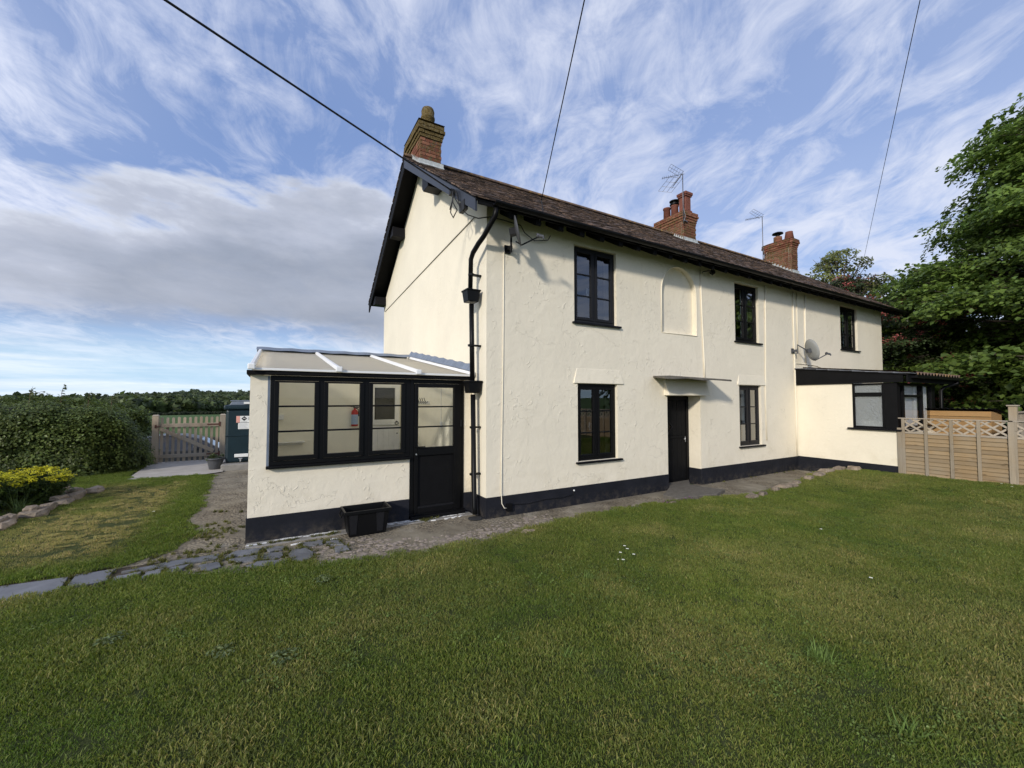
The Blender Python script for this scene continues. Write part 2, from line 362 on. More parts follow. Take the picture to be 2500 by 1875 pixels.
# ------------------------------------------------------------------ helpers
class MB:
    def __init__(s): s.v = []; s.f = []
    def add(s, vs, fs):
        o = len(s.v); s.v += [tuple(p) for p in vs]; s.f += [tuple(i+o for i in f) for f in fs]; return s
    def box(s, x0, x1, y0, y1, z0, z1):
        if x0 > x1: x0, x1 = x1, x0
        if y0 > y1: y0, y1 = y1, y0
        if z0 > z1: z0, z1 = z1, z0
        v = [(x, y, z) for z in (z0, z1) for y in (y0, y1) for x in (x0, x1)]
        return s.add(v, [(0, 2, 3, 1), (4, 5, 7, 6), (0, 1, 5, 4), (2, 6, 7, 3), (0, 4, 6, 2), (1, 3, 7, 5)])
    def obox(s, c, h, M):
        """oriented box: centre, half sizes, 3x3 matrix with the axes as columns"""
        v = [Vector(c)+M@Vector((x*h[0], y*h[1], z*h[2])) for z in (-1, 1) for y in (-1, 1) for x in (-1, 1)]
        return s.add(v, [(0, 2, 3, 1), (4, 5, 7, 6), (0, 1, 5, 4), (2, 6, 7, 3), (0, 4, 6, 2), (1, 3, 7, 5)])
    def bar(s, a, b, w_, h_, up=(0, 0, 1)):
        a = Vector(a); b = Vector(b); d = (b-a); L = d.length; d.normalize(); up = Vector(up)
        sd = d.cross(up); sd.normalize(); u = sd.cross(d)
        M = Matrix((d, sd, u)).transposed()
        return s.obox((a+b)/2, (L/2, w_/2, h_/2), M)
    def prism(s, pts, a, b):
        """polygon pts (3D, planar) from offset vector a to offset vector b"""
        n = len(pts); P = [Vector(p) for p in pts]; a = Vector(a); b = Vector(b)
        v = [p+a for p in P]+[p+b for p in P]
        return s.add(v, [tuple(range(n-1, -1, -1)), tuple(range(n, 2*n))]+[(i, (i+1) % n, n+(i+1) % n, n+i) for i in range(n)])
    def tube(s, pts, r, n=8, cap=True):
        P = [Vector(p) for p in pts]; rs = r if isinstance(r, (list, tuple)) else [r]*len(P)
        o = len(s.v); u = None
        for i, p in enumerate(P):
            d = (P[min(i+1, len(P)-1)]-P[max(i-1, 0)]).normalized()
            if u is None: u = d.orthogonal().normalized()
            else:
                u = u-d*u.dot(d); u = u.normalized() if u.length > 1e-6 else d.orthogonal().normalized()
            w2 = d.cross(u)
            for k in range(n):
                t_ = 2*math.pi*k/n; s.v.append(tuple(p+(u*math.cos(t_)+w2*math.sin(t_))*rs[i]))
        for i in range(len(P)-1):
            for k in range(n):
                a = o+i*n+k; b = o+i*n+(k+1) % n; s.f.append((a, b, b+n, a+n))
        if cap: s.f.append(tuple(o+k for k in range(n-1, -1, -1))); s.f.append(tuple(o+(len(P)-1)*n+k for k in range(n)))
        return s
    def lathe(s, c, prof, n=20, cap=True):
        o = len(s.v); c = Vector(c)
        for r, z in prof:
            for k in range(n):
                t_ = 2*math.pi*k/n; s.v.append((c.x+r*math.cos(t_), c.y+r*math.sin(t_), c.z+z))
        for i in range(len(prof)-1):
            for k in range(n):
                a = o+i*n+k; b = o+i*n+(k+1) % n; s.f.append((a, b, b+n, a+n))
        if cap: s.f.append(tuple(o+k for k in range(n-1, -1, -1))); s.f.append(tuple(o+(len(prof)-1)*n+k for k in range(n)))
        return s
    def build(s, name, mat, parent=None, org=None, smooth=False, bev=0, label=None, kind=None):
        v = np.array(s.v, dtype=float)
        if org is None:
            lo = v.min(0); hi = v.max(0); org = ((lo[0]+hi[0])/2, (lo[1]+hi[1])/2, lo[2])
        v = v-np.array(org)
        me = bpy.data.meshes.new(name); me.from_pydata([tuple(p) for p in v], [], s.f); me.update()
        if mat: me.materials.append(MATS[mat])
        if smooth: me.polygons.foreach_set('use_smooth', [True]*len(me.polygons))
        return place(name, me, parent, org, bev, label, kind)
WL = {}
def place(name, me, parent=None, org=(0, 0, 0), bev=0, label=None, kind=None, rot=None, scale=None):
    o = bpy.data.objects.new(name, me); col.objects.link(o)
    WL[o.name] = Vector(org)
    if parent is not None: o.parent = parent; o.location = Vector(org)-WL[parent.name]
    else: o.location = org
    if rot is not None: o.rotation_euler = rot
    if scale is not None: o.scale = scale
    if bev:
        b = o.modifiers.new('bevel', 'BEVEL'); b.width = bev; b.segments = 2; b.limit_method = 'ANGLE'
    if label: o['label'] = label
    if kind: o['kind'] = kind
    return o
def thing(name, label, cat, loc, group=None):
    o = bpy.data.objects.new(name, None); col.objects.link(o); o.location = loc; WL[o.name] = Vector(loc); o.empty_display_size = .2
    o['label'] = label; o['category'] = cat
    if group: o['group'] = group
    return o
def tag(o, label, cat, group=None):
    o['label'] = label; o['category'] = cat
    if group: o['group'] = group
    return o

def vnoise(x, y, seed=0):
    """smooth value noise 0..1 for numpy arrays"""
    x = np.asarray(x, float); y = np.asarray(y, float)
    xi = np.floor(x).astype(np.int64); yi = np.floor(y).astype(np.int64); fx = x-xi; fy = y-yi
    fx = fx*fx*(3-2*fx); fy = fy*fy*(3-2*fy)
    def h(a, b):
        n = (a*374761393+b*668265263+seed*1442695041) & 0x7fffffff
        n = ((n ^ (n >> 13))*1274126177) & 0x7fffffff
        return ((n ^ (n >> 16)) & 0xffff)/65535.
    return (h(xi, yi)*(1-fx)+h(xi+1, yi)*fx)*(1-fy)+(h(xi, yi+1)*(1-fx)+h(xi+1, yi+1)*fx)*fy
def fbm(x, y, seed=0, o=4):
    s = 0; a = .5; tot = 0
    for k in range(o): s = s+a*vnoise(np.asarray(x)*2**k+k*17.3, np.asarray(y)*2**k+k*9.1, seed+k); tot += a; a *= .5
    return s/tot
def sstep(x, a, b):
    t_ = np.clip((np.asarray(x, float)-a)/(b-a), 0, 1); return t_*t_*(3-2*t_)

TRIS = [0]
def scatter_mesh(name, variants, P, rot, scl, var, tint, mat, parent, org, kind):
    P = np.asarray(P, float)-np.array(org); rot = np.asarray(rot, float); scl = np.asarray(scl, float); var = np.asarray(var); tint = np.asarray(tint, float)
    cx, sx = np.cos(rot[:, 0]), np.sin(rot[:, 0]); cy, sy = np.cos(rot[:, 1]), np.sin(rot[:, 1]); cz, sz = np.cos(rot[:, 2]), np.sin(rot[:, 2])
    M = np.empty((len(P), 3, 3))
    M[:, 0, 0] = cy*cz; M[:, 0, 1] = sx*sy*cz-cx*sz; M[:, 0, 2] = cx*sy*cz+sx*sz
    M[:, 1, 0] = cy*sz; M[:, 1, 1] = sx*sy*sz+cx*cz; M[:, 1, 2] = cx*sy*sz-sx*cz
    M[:, 2, 0] = -sy; M[:, 2, 1] = sx*cy; M[:, 2, 2] = cx*cy
    VV = []; FF = []; CC = []; o = 0
    for k, (vs_, fs_, cs_) in enumerate(variants):
        idx = np.where(var == k)[0]
        if not len(idx): continue
        v = np.array([tuple(p) for p in vs_]); c = np.array(cs_); f = []
        for q in fs_:
            f.append(q[:3])
            if len(q) == 4: f.append((q[0], q[2], q[3]))
        f = np.array(f); n = len(idx)
        w_ = np.einsum('nij,vj->nvi', M[idx], v)*scl[idx][:, None, None]+P[idx][:, None, :]
        VV.append(w_.reshape(-1, 3)); CC.append((c[None]*tint[idx][:, None, :]).reshape(-1, 3))
        FF.append((f[None]+(np.arange(n)*len(v))[:, None, None]+o).reshape(-1, 3)); o += n*len(v)
    V = np.concatenate(VV); F = np.concatenate(FF); C = np.concatenate(CC)
    me = bpy.data.meshes.new(name); me.vertices.add(len(V)); me.vertices.foreach_set('co', V.astype(np.float32).ravel())
    me.loops.add(F.size); me.loops.foreach_set('vertex_index', F.astype(np.int32).ravel())
    me.polygons.add(len(F)); me.polygons.foreach_set('loop_start', np.arange(0, F.size, 3, dtype=np.int32)); me.update(calc_edges=True)
    A = me.attributes.new('bc', 'FLOAT_COLOR', 'POINT'); A.data.foreach_set('color', np.concatenate([C, np.ones((len(C), 1))], 1).astype(np.float32).ravel())
    TRIS[0] += len(F)
    me.materials.append(MATS[mat+'_g']); return place(name, me, parent, org, 0, None, kind)
def instancer(name, variants, P, rot, scl, var, tint, mat, parent=None, kind='stuff', label=None, org=(0, 0, 0)):
    """ONE object: small meshes (variants: verts, faces, per-vertex colour) scattered on points by geometry nodes;
    a plain mesh when it is a part of a thing (kind None)"""
    if kind is None or len(P) < 40: return scatter_mesh(name, variants, P, rot, scl, var, tint, mat, parent, org, kind)
    V = []; F = []; vid = []; bc = []
    for k, (vs_, fs_, cs_) in enumerate(variants):
        o = len(V); V += [tuple(p) for p in vs_]; F += [tuple(i+o for i in f) for f in fs_]; vid += [k]*len(vs_); bc += [tuple(c) for c in cs_]
    nv = len(V); n = len(P); P = np.asarray(P, float)-np.array(org)
    me = bpy.data.meshes.new(name); me.from_pydata(V+[tuple(p) for p in P], [], F); me.update()
    A = me.attributes.new('vid', 'INT', 'POINT'); A.data.foreach_set('value', np.array(vid+[-1]*n, dtype=np.int32))
    A = me.attributes.new('var', 'INT', 'POINT'); A.data.foreach_set('value', np.concatenate([np.zeros(nv, np.int32)-9, np.asarray(var, np.int32)]))
    A = me.attributes.new('rot', 'FLOAT_VECTOR', 'POINT'); A.data.foreach_set('vector', np.concatenate([np.zeros((nv, 3)), np.asarray(rot, float)]).astype(np.float32).ravel())
    A = me.attributes.new('scl', 'FLOAT', 'POINT'); A.data.foreach_set('value', np.concatenate([np.ones(nv), np.asarray(scl, float)]).astype(np.float32))
    tt = np.concatenate([np.ones((nv, 3)), np.asarray(tint, float)]); tt = np.concatenate([tt, np.ones((nv+n, 1))], 1)
    A = me.attributes.new('tint', 'FLOAT_COLOR', 'POINT'); A.data.foreach_set('color', tt.astype(np.float32).ravel())
    bb = np.concatenate([np.asarray(bc, float), np.ones((n, 3))]); bb = np.concatenate([bb, np.ones((nv+n, 1))], 1)
    A = me.attributes.new('bc', 'FLOAT_COLOR', 'POINT'); A.data.foreach_set('color', bb.astype(np.float32).ravel())
    me.materials.append(MATS[mat])
    ob = place(name, me, parent, org, 0, label, kind)
    g = bpy.data.node_groups.new(name+'_scatter', 'GeometryNodeTree')
    g.interface.new_socket('Geometry', in_out='INPUT', socket_type='NodeSocketGeometry'); g.interface.new_socket('Geometry', in_out='OUTPUT', socket_type='NodeSocketGeometry')
    N = g.nodes; Lk = g.links.new
    gi = N.new('NodeGroupInput'); go = N.new('NodeGroupOutput')
    def attr(nm, ty):
        a = N.new('GeometryNodeInputNamedAttribute'); a.data_type = ty; a.inputs[0].default_value = nm
        return [s_ for s_ in a.outputs if s_.enabled][0]
    avid = attr('vid', 'INT'); avar = attr('var', 'INT'); arot = attr('rot', 'FLOAT_VECTOR'); ascl = attr('scl', 'FLOAT')
    def eq(a, k):
        c = N.new('FunctionNodeCompare'); c.data_type = 'INT'; c.operation = 'EQUAL'
        ins = [s_ for s_ in c.inputs if s_.type == 'INT']; Lk(a, ins[0]); ins[1].default_value = k
        return c.outputs[0]
    sp = N.new('GeometryNodeSeparateGeometry'); sp.domain = 'POINT'; Lk(gi.outputs[0], sp.inputs[0]); Lk(eq(avid, -1), sp.inputs[1])
    mp = N.new('GeometryNodeMeshToPoints'); Lk(sp.outputs[0], mp.inputs[0])
    e2r = N.new('FunctionNodeEulerToRotation'); Lk(arot, e2r.inputs[0])
    jn = N.new('GeometryNodeJoinGeometry')
    for k in range(len(variants)):
        s2 = N.new('GeometryNodeSeparateGeometry'); s2.domain = 'POINT'; Lk(sp.outputs[1], s2.inputs[0]); Lk(eq(avid, k), s2.inputs[1])
        ip = N.new('GeometryNodeInstanceOnPoints'); Lk(mp.outputs[0], ip.inputs['Points']); Lk(eq(avar, k), ip.inputs['Selection'])
        Lk(s2.outputs[0], ip.inputs['Instance']); Lk(e2r.outputs[0], ip.inputs['Rotation']); Lk(ascl, ip.inputs['Scale'])
        Lk(ip.outputs[0], jn.inputs[0])
    Lk(jn.outputs[0], go.inputs[0])
    md = ob.modifiers.new('scatter', 'NODES'); md.node_group = g
    return ob

# ------------------------------------------------------------------ terrain and lawn
def lawn_h(x, y):
    x = np.asarray(x, float); y = np.asarray(y, float)
    h = .035+.16*sstep(x, 5.0, 8.6)+.05*(fbm(x*.5, y*.5, 3, 2)-.5)*sstep(-y, .8, 2.5)+.06*sstep(-y, 1.2, 6)*sstep(x, -1, 4)
    return h
def terrain_h(x, y):
    r = np.hypot(x+2.65, y+5.35)
    a = np.degrees(np.arctan2(y+5.35, x+2.65))
    h = -.02-.86*sstep(y, 9.3, 11.5)*sstep(-x, 2.6, 3.5)
    far = -.02-6.8*np.clip((r-40)/260, 0, 1)
    hill = 12.0*sstep(r, 340, 760)*(.06+.94*sstep(108-a, 0, 11))
    return np.where(r < 40, h, far+hill+np.where(r < 60, h*(1-(r-40)/20), 0))
rings = np.concatenate([np.linspace(0, 40, 41), np.geomspace(44, 3500, 60)])
na = 160; TV = [(-2.65, -5.35, -.02)]
for r in rings[1:]:
    a = np.linspace(0, 2*np.pi, na, endpoint=False); x = -2.65+r*np.cos(a); y = -5.35+r*np.sin(a); z = terrain_h(x, y)
    TV += list(zip(x, y, z))
TF = [(0, 1+k, 1+(k+1) % na) for k in range(na)]
for i in range(len(rings)-2):
    o = 1+i*na
    TF += [(o+k, o+na+k, o+na+(k+1) % na, o+(k+1) % na) for k in range(na)]
me = bpy.data.meshes.new('field'); me.from_pydata(TV, [], TF); me.materials.append(MATS['terrain']); me.polygons.foreach_set('use_smooth', [True]*len(me.polygons))
place('field', me, kind='structure')

# front lawn sheet: x -10..8.5, y -14 .. path edge ; west lawn
EDGE = [(-12, -.34), (-4.71, -.30), (-4.2, -.20), (-3.5, -.22), (-2.9, -.42), (-2.4, -.52), (-1.95, -.74), (-1.5, -.74), (-.8, -.84), (0, -.84), (.3, -.73), (1.0, -.66), (1.86, -.62), (3.1, -.74), (3.6, -.86), (4.3, -1.0), (4.9, -1.12), (5.7, -1.06), (6.6, -1.04), (7.4, -.92), (8.0, -.98), (8.44, -1.1)]
ex = np.array([p[0] for p in EDGE]); ey = np.array([p[1] for p in EDGE])
def edge(x): return np.interp(x, ex, ey)
xs = np.linspace(-14, 8.44, 120); rows = 60; LV = []
for j in range(rows):
    f = j/(rows-1); 
    for x in xs:
        e = float(edge(x)); y = -16+(e+16)*(f**.8); z = float(lawn_h(x, y))
        if j == rows-1: z -= .05
        LV.append((x, y, z))
LF = [(j*120+i, j*120+i+1, (j+1)*120+i+1, (j+1)*120+i) for j in range(rows-1) for i in range(119)]
me = bpy.data.meshes.new('lawn'); me.from_pydata(LV, [], LF); me.materials.append(MATS['lawn_soil']); me.polygons.foreach_set('use_smooth', [True]*len(me.polygons))
place('lawn', me, kind='structure')
# west lawn between the slate path, the side track and the hedge
WEST = [(-14, .42), (-4.9, .33), (-4.3, .34), (-3.95, .34), (-3.6, .75), (-3.45, 1.25), (-3.7, 1.9), (-3.62, 2.8), (-3.75, 3.6), (-3.70, 4.6), (-3.85, 5.4), (-3.80, 6.15), (-4.2, 6.30), (-5.3, 6.26), (-5.5, 7.2), (-5.5, 9.2), (-14, 9.2)]
mb = MB(); mb.add([(x, y, .012) for x, y in WEST], [tuple(range(len(WEST)))]); mb.build('side_lawn', 'lawn_soil', kind='structure', org=(0, 0, 0))
def inpoly(x, y, poly):
    x = np.asarray(x); y = np.asarray(y); r = np.zeros(x.shape, bool); n = len(poly)
    for i in range(n):
        x1, y1 = poly[i]; x2, y2 = poly[(i+1) % n]
        c = ((y1 > y) != (y2 > y)) & (x < (x2-x1)*(y-y1)/((y2-y1) or 1e-9)+x1)
        r ^= c
    return r
# paths
def sheet(name, pts, z, mat):
    mb = MB(); mb.add([(x, y, z) for x, y in pts], [tuple(range(len(pts)))]); return mb.build(name, mat, kind='structure', org=(0, 0, z))
path = sheet('front_path', [(x, y-.03) for x, y in EDGE if x > -3.3]+[(8.44, .1), (-.05, .1), (-.05, .6), (-3.4, .6), (-3.4, -.2)], .004, 'path_concrete')
slate_bed = sheet('slate_path', [(-14, .5), (-4.2, .40), (-3.42, .55), (-3.42, -.45), (-4.7, -.40), (-14, -.45)], -.003, 'soil')
track = sheet('side_path', [(-4.0, .3), (-2.8, .3), (-2.8, 7.4), (-3.9, 7.4), (-3.95, 6.4), (-4.1, 4), (-4.1, 1.2)], .001, 'path_concrete')
sheet('gate_paving', [(-5.32, 6.22), (-3.95, 6.30), (-3.66, 6.5), (-3.66, 9.1), (-5.50, 9.1), (-5.42, 8.3)], .022, 'pale_paving')
sheet('driveway', [(-12, 9.12), (-2.9, 9.12), (-2.5, 11.3), (0, 20), (-14, 20)], -.03, 'pale_paving').hide_render = False
bpy.data.objects.remove(bpy.data.objects['driveway'])
# slate slabs in the path
SLABS = [[(-6.2, .27), (-5.0, .25), (-4.98, -.30), (-6.2, -.36)], [(-7.6, .27), (-6.27, .27), (-6.27, -.36), (-7.6, -.36)],
 [(-4.93, .24), (-4.32, .22), (-4.26, -.14), (-4.71, -.30), (-4.92, -.30)], [(-4.27, .25), (-3.99, .25), (-3.98, -.06), (-4.22, -.11)], [(-3.92, .0), (-3.74, .02), (-3.76, -.19), (-3.92, -.14)],
 [(-3.70, .0), (-3.57, .02), (-3.57, -.15), (-3.71, -.2)], [(-3.91, .13), (-3.55, .22), (-3.13, .22), (-3.13, .08), (-3.52, .06)], [(-3.53, .0), (-3.37, .03), (-3.42, -.15), (-3.52, -.14)],
 [(-3.1, .0), (-3.01, .24), (-2.74, .22), (-2.77, .04), (-2.97, .06)], [(-3.03, -.02), (-2.77, -.03), (-2.76, -.2), (-2.95, -.16)], [(-2.74, -.02), (-2.54, -.06), (-2.54, -.22), (-2.73, -.20)],
 [(-2.86, -.33), (-2.76, -.24), (-2.50, -.33), (-2.51, -.44), (-2.78, -.41)], [(-2.45, -.04), (-2.36, -.01), (-2.29, -.06), (-2.24, -.2), (-2.25, -.36), (-2.31, -.46), (-2.40, -.45), (-2.46, -.36), (-2.48, -.2)],
 [(-2.36, .17), (-2.09, .17), (-2.13, .0), (-2.3, .01)], [(-2.07, .13), (-1.93, .05), (-1.9, -.12), (-2.1, -.05)], [(-2.01, -.18), (-1.89, -.21), (-1.89, -.36), (-2.02, -.35)], [(-2.72, .18), (-2.52, .16), (-2.52, .04), (-2.66, .02)],
 [(-3.28, -.05), (-3.12, -.04), (-3.08, -.22), (-3.22, -.26)]]
def jig(poly, amt=.012, n=3):
    o = []
    for i, p in enumerate(poly):
        q = poly[(i+1) % len(poly)]
        for k in range(n):
            f = k/n; o.append((p[0]+(q[0]-p[0])*f+rnd.uniform(-amt, amt), p[1]+(q[1]-p[1])*f+rnd.uniform(-amt, amt)))
    return o
for s_ in SLABS:
    par = slate_bed if s_[0][0] < -3.2 else path
    mb = MB(); z = rnd.uniform(.018, .028); tl_ = rnd.uniform(-.01, .01)
    mb.prism([(x, y, 0) for x, y in jig(s_)], (0, 0, -.02), (0, 0, z)); mb.build('slate_slab', 'slate', par, bev=.004)
# loose stones embedded in the front path
cob = MB()
def stone_mb(mb, c, r, sq=.5, n=7, seed=0):
    q = random.Random(seed); o = len(mb.v); rings_ = [(.0, 1.0), (.55, .86), (.9, .45)]
    for zf, rf in [(-.6, 1.0)]+[(z_, r_) for z_, r_ in rings_]:
        for k in range(n):
            a = 2*math.pi*k/n; rr = r[0]*rf*(1+q.uniform(-.24, .24)); r2 = r[1]*rf*(1+q.uniform(-.24, .24))
            mb.v.append((c[0]+math.cos(a)*rr, c[1]+math.sin(a)*r2, c[2]+zf*r[2]*(1+q.uniform(-.15, .15))))
    for i in range(3):
        for k in range(n):
            a = o+i*n+k; b = o+i*n+(k+1) % n; mb.f.append((a, b, b+n, a+n))
    mb.f.append(tuple(o+3*n+k for k in range(n)))
for i in range(900):
    x = rnd.uniform(-2.9, .9); y = rnd.uniform(-.9, .02)
    if y < edge(x)+.02 or rnd.random() < .45*(1 if x > 0 else 0): continue
    if any(inpoly(np.array([x]), np.array([y]), s_)[0] for s_ in SLABS): continue
    r = rnd.uniform(.012, .034)
    if x > -1.6 and y > -.28+.12*math.sin(x*3): continue
    stone_mb(cob, (x, y, .0), (r*rnd.uniform(1, 1.7), r, .012), seed=i, n=6)
simple('cobble', (.24, .20, .165), .9, .45, 13, .5, 60, .006)
cob.build('cobbles', 'cobble', path, kind='stuff', org=(0, 0, 0))
def block_stone(x, y, z, sx_, sy_, sz_, ang, seed):
    q = random.Random(seed); mb = MB(); ca_, sa_ = math.cos(ang), math.sin(ang)
    v = []
    for k in (-1, 0, 1):
        for (a_, b_) in ((-1, -1), (0, -1.12), (1, -1), (1.1, 0), (1, 1), (0, 1.1), (-1, 1), (-1.12, 0)):
            f_ = (.92, 1, .74)[k+1]; px_ = a_*sx_*f_*(1+q.uniform(-.2, .2)); py_ = b_*sy_*f_*(1+q.uniform(-.2, .2)); pz_ = k*sz_*(1+q.uniform(-.3, .2))
            v.append((x+px_*ca_-py_*sa_, y+px_*sa_+py_*ca_, z+pz_))
    v.append((x, y, z+sz_*q.uniform(.85, 1.15)))
    mb.add(v, [(k*8+i, k*8+(i+1) % 8, k*8+8+(i+1) % 8, k*8+8+i) for k in (0, 1) for i in range(8)]+[(16+i, 16+(i+1) % 8, 24) for i in range(8)]); return mb
for i, (x, y, r) in enumerate([(4.45, -1.22, .13), (4.8, -1.20, .10), (5.35, -1.12, .09), (5.8, -1.10, .20), (6.2, -1.08, .11), (7.2, -1.02, .16), (7.65, -.98, .18), (8.05, -1.04, .15), (8.3, -1.2, .22), (6.75, -1.05, .12), (3.0, -.78, .10), (.15, -.86, .11)]):
    mb = block_stone(x, y, float(lawn_h(x, y))+.01 if x > 4 else .0, r, r*.5, .05, .2*math.sin(i*1.7), 40+i); mb.build('edge_stone', 'sandstone', path, bev=.008)
# white paint spilled along the wall foot
simple('spilt_paint', (.80, .80, .78), .6, .1, 30, .3, 80)
mb = MB()
for (x0, x1, y, n_) in [(-2.88, -2.62, .40, 26), (-2.62, -1.9, .448, 40), (-2.42, -2.3, .20, 10), (-2.1, -1.9, .15, 12), (-1.32, -.95, .44, 20), (-1.3, -.85, .40, 20), (-.95, -.15, .42, 60), (-.20, -.08, .46, 20), (-.7, -.2, .31, 12)]:
    for k in range(n_):
        x = rnd.uniform(x0, x1); yy = y+rnd.gauss(0, .012); r = rnd.uniform(.008, .028)
        pl = [(x+r*1.5*math.cos(a)*rnd.uniform(.6, 1.2), yy+r*.7*math.sin(a)*rnd.uniform(.5, 1.2), 0) for a in np.linspace(0, 2*math.pi, 7)[:-1]]
        mb.prism(pl, (0, 0, .0), (0, 0, .012+k*.00004))
mb.build('paint_spill', 'spilt_paint', path, kind='stuff', org=(0, 0, 0))
mb = MB(); mb.box(-2.9, -.06, .30, .5, .0, .011); mb.build('kerb_fillet', 'concrete', path, bev=.004)

# ------------------------------------------------------------------ the cottage
cottage = thing('cottage', 'long cream rendered cottage with black plinth, black windows and brown tiled roof', 'house', (7, 3.2, 0))
XL, XR, YB = 0.0, 13.65, 6.5; EAV = 4.42; SL = math.tan(R(33.7))
def wall_y(mb, x0, x1, z0, z1, yf, yb, holes, arch=None):
    """wall in an XZ plane with outer face yf, inner face yb; rectangular holes with reveals; optional arched recess"""
    hs = list(holes)+([(arch[0], arch[1], arch[2], arch[3])] if arch else [])
    X = sorted(set([x0, x1]+[h[0] for h in hs]+[h[1] for h in hs])); Z = sorted(set([z0, z1]+[h[2] for h in hs]+[h[3] for h in hs]))
    def hole(xc, zc): return any(h[0] < xc < h[1] and h[2] < zc < h[3] for h in hs)
    for i in range(len(X)-1):
        for j in range(len(Z)-1):
            if hole((X[i]+X[i+1])/2, (Z[j]+Z[j+1])/2): continue
            a, b, c, d = X[i], X[i+1], Z[j], Z[j+1]
            mb.add([(a, yf, c), (b, yf, c), (b, yf, d), (a, yf, d)], [(0, 1, 2, 3)])
            mb.add([(a, yb, c), (b, yb, c), (b, yb, d), (a, yb, d)], [(3, 2, 1, 0)])
    for (a, b, c, d) in holes:
        mb.add([(a, yf, c), (b, yf, c), (b, yf, d), (a, yf, d), (a, yb, c), (b, yb, c), (b, yb, d), (a, yb, d)], [(0, 4, 5, 1), (1, 5, 6, 2), (2, 6, 7, 3), (3, 7, 4, 0)])
    if arch:
        a, b, c, d, dep = arch; r = (b-a)/2; zs = d-r*1.0; cx = (a+b)/2; n = 20
        arc = [(cx-r*math.cos(math.pi*k/n), zs+r*math.sin(math.pi*k/n)) for k in range(n+1)]
        for k in range(n):
            p, q = arc[k], arc[k+1]
            mb.add([(p[0], yf, p[1]), (q[0], yf, q[1]), (q[0], yf, d), (p[0], yf, d)], [(0, 1, 2, 3)])
        loop = [(a, c), (b, c)]+arc[::-1]
        m_ = len(loop); o = len(mb.v)
        mb.add([(p[0], yf, p[1]) for p in loop]+[(p[0], yf+dep, p[1]) for p in loop], [(i, (i+1) % m_, m_+(i+1) % m_, m_+i) for i in range(m_)]+[tuple(m_+i for i in range(m_))])
    return mb
W_UP = [(1.61, 2.55, 2.99, 4.28), (6.04, 6.95, 2.99, 4.28), (10.94, 11.98, 3.11, 4.33)]
W_LO = [(1.67, 2.55, .69, 1.97), (6.14, 6.98, .69, 2.02)]
DOOR = (3.83, 4.81, -.03, 1.78)
mb = MB(); wall_y(mb, XL, XR, -.3, 4.632, 0, .32, W_UP+W_LO+[(DOOR[0], DOOR[1], -.031, DOOR[3])], arch=(3.72, 4.72, 2.99, 4.30, .085))
mb.box(XL, XL+.0001, 0, 0.0001, 0, .0001)
# ends of the wall slab
mb.add([(XL, 0, 4.632), (XR, 0, 4.632), (XR, .32, 4.632), (XL, .32, 4.632)], [(0, 1, 2, 3)])
mb.build('front_wall', 'cream_render', cottage)
def gable(mb, x0, x1, hx):
    R_ = EAV+.38*SL
    pr = [(.003, -.3), (YB, -.3), (YB, 4.40), (YB/2, R_+YB/2*SL-.13), (.003, 4.60)]
    mb.prism([(hx, y, z) for y, z in pr], (x0-hx, 0, 0), (x1-hx, 0, 0))
mb = MB(); gable(mb, XL, XL+.3, XL)
# hold front wall and gable apart at the corner: gable starts 2 mm in front of the facade return
mb.build('gable_wall', 'cream_render_smooth', cottage)
mb = MB(); gable(mb, XR-.3, XR, XR); mb.build('end_wall', 'cream_render_smooth', cottage)
mb = MB(); mb.box(.3, XR-.3, YB-.3, YB, -.3, 4.3); mb.build('rear_wall', 'cream_render_smooth', cottage)
mb = MB(); mb.box(.31, XR-.31, .33, YB-.31, 2.35, 2.45).box(.31, XR-.31, .33, YB-.31, 4.36, 4.4).box(.31, XR-.31, .33, YB-.31, -.04, .02).box(3.2, 3.3, .33, YB-.31, .02, 4.36).box(5.6, 5.7, .33, YB-.31, .02, 4.36).box(8.5, 8.6, .33, YB-.31, .02, 4.36).box(.31, XR-.31, 3.0, 3.1, .02, 4.36)
mb.build('room_partitions', 'room_dark', cottage)
# plinth band
mb = MB()
mb.box(-.016, DOOR[0]-.002, -.016, .04, -.1, .300); mb.box(DOOR[1]+.001, 8.5, -.016, .03, -.1, .325); mb.box(DOOR[1]-.014, DOOR[1]+.001, -.014, .30, -.1, .316)
mb.box(-.016, .03, .042, .49, -.1, .298)
mb.build('plinth', 'plinth_paint', cottage, bev=.006)
# jambs thickness colour is the wall itself; hood mouldings
for (a, b, z0, z1) in [(1.58, 2.69, 1.975, 2.22), (6.07, 7.17, 2.03, 2.25)]:
    mb = MB(); mb.add([(a, -.024, z0), (b, -.024, z0), (b-.07, -.003, z1), (a+.07, -.003, z1), (a, .02, z0), (b, .02, z0), (b-.07, .02, z1), (a+.07, .02, z1)],
        [(0, 1, 2, 3), (4, 7, 6, 5), (0, 4, 5, 1), (1, 5, 6, 2), (2, 6, 7, 3), (3, 7, 4, 0)]); mb.build('window_hood', 'cream_render', cottage, bev=.006)
mb = MB(); mb.add([(3.74, -.12, 1.785), (4.97, -.12, 1.785), (4.97, -.02, 2.10), (3.74, -.02, 2.10), (3.74, .02, 1.785), (4.97, .02, 1.785), (4.97, .02, 2.10), (3.74, .02, 2.10)],
        [(0, 1, 2, 3), (4, 7, 6, 5), (0, 4, 5, 1), (1, 5, 6, 2), (2, 6, 7, 3), (3, 7, 4, 0)]); mb.build('door_lintel', 'cream_render_smooth', cottage, bev=.01)
ap = [(3.705, -.004, 2.985)]+[(4.22-.512*math.cos(math.pi*k/20), -.004, 3.80+.512*math.sin(math.pi*k/20)) for k in range(21)]+[(4.735, -.004, 2.985), (3.705, -.004, 2.985)]
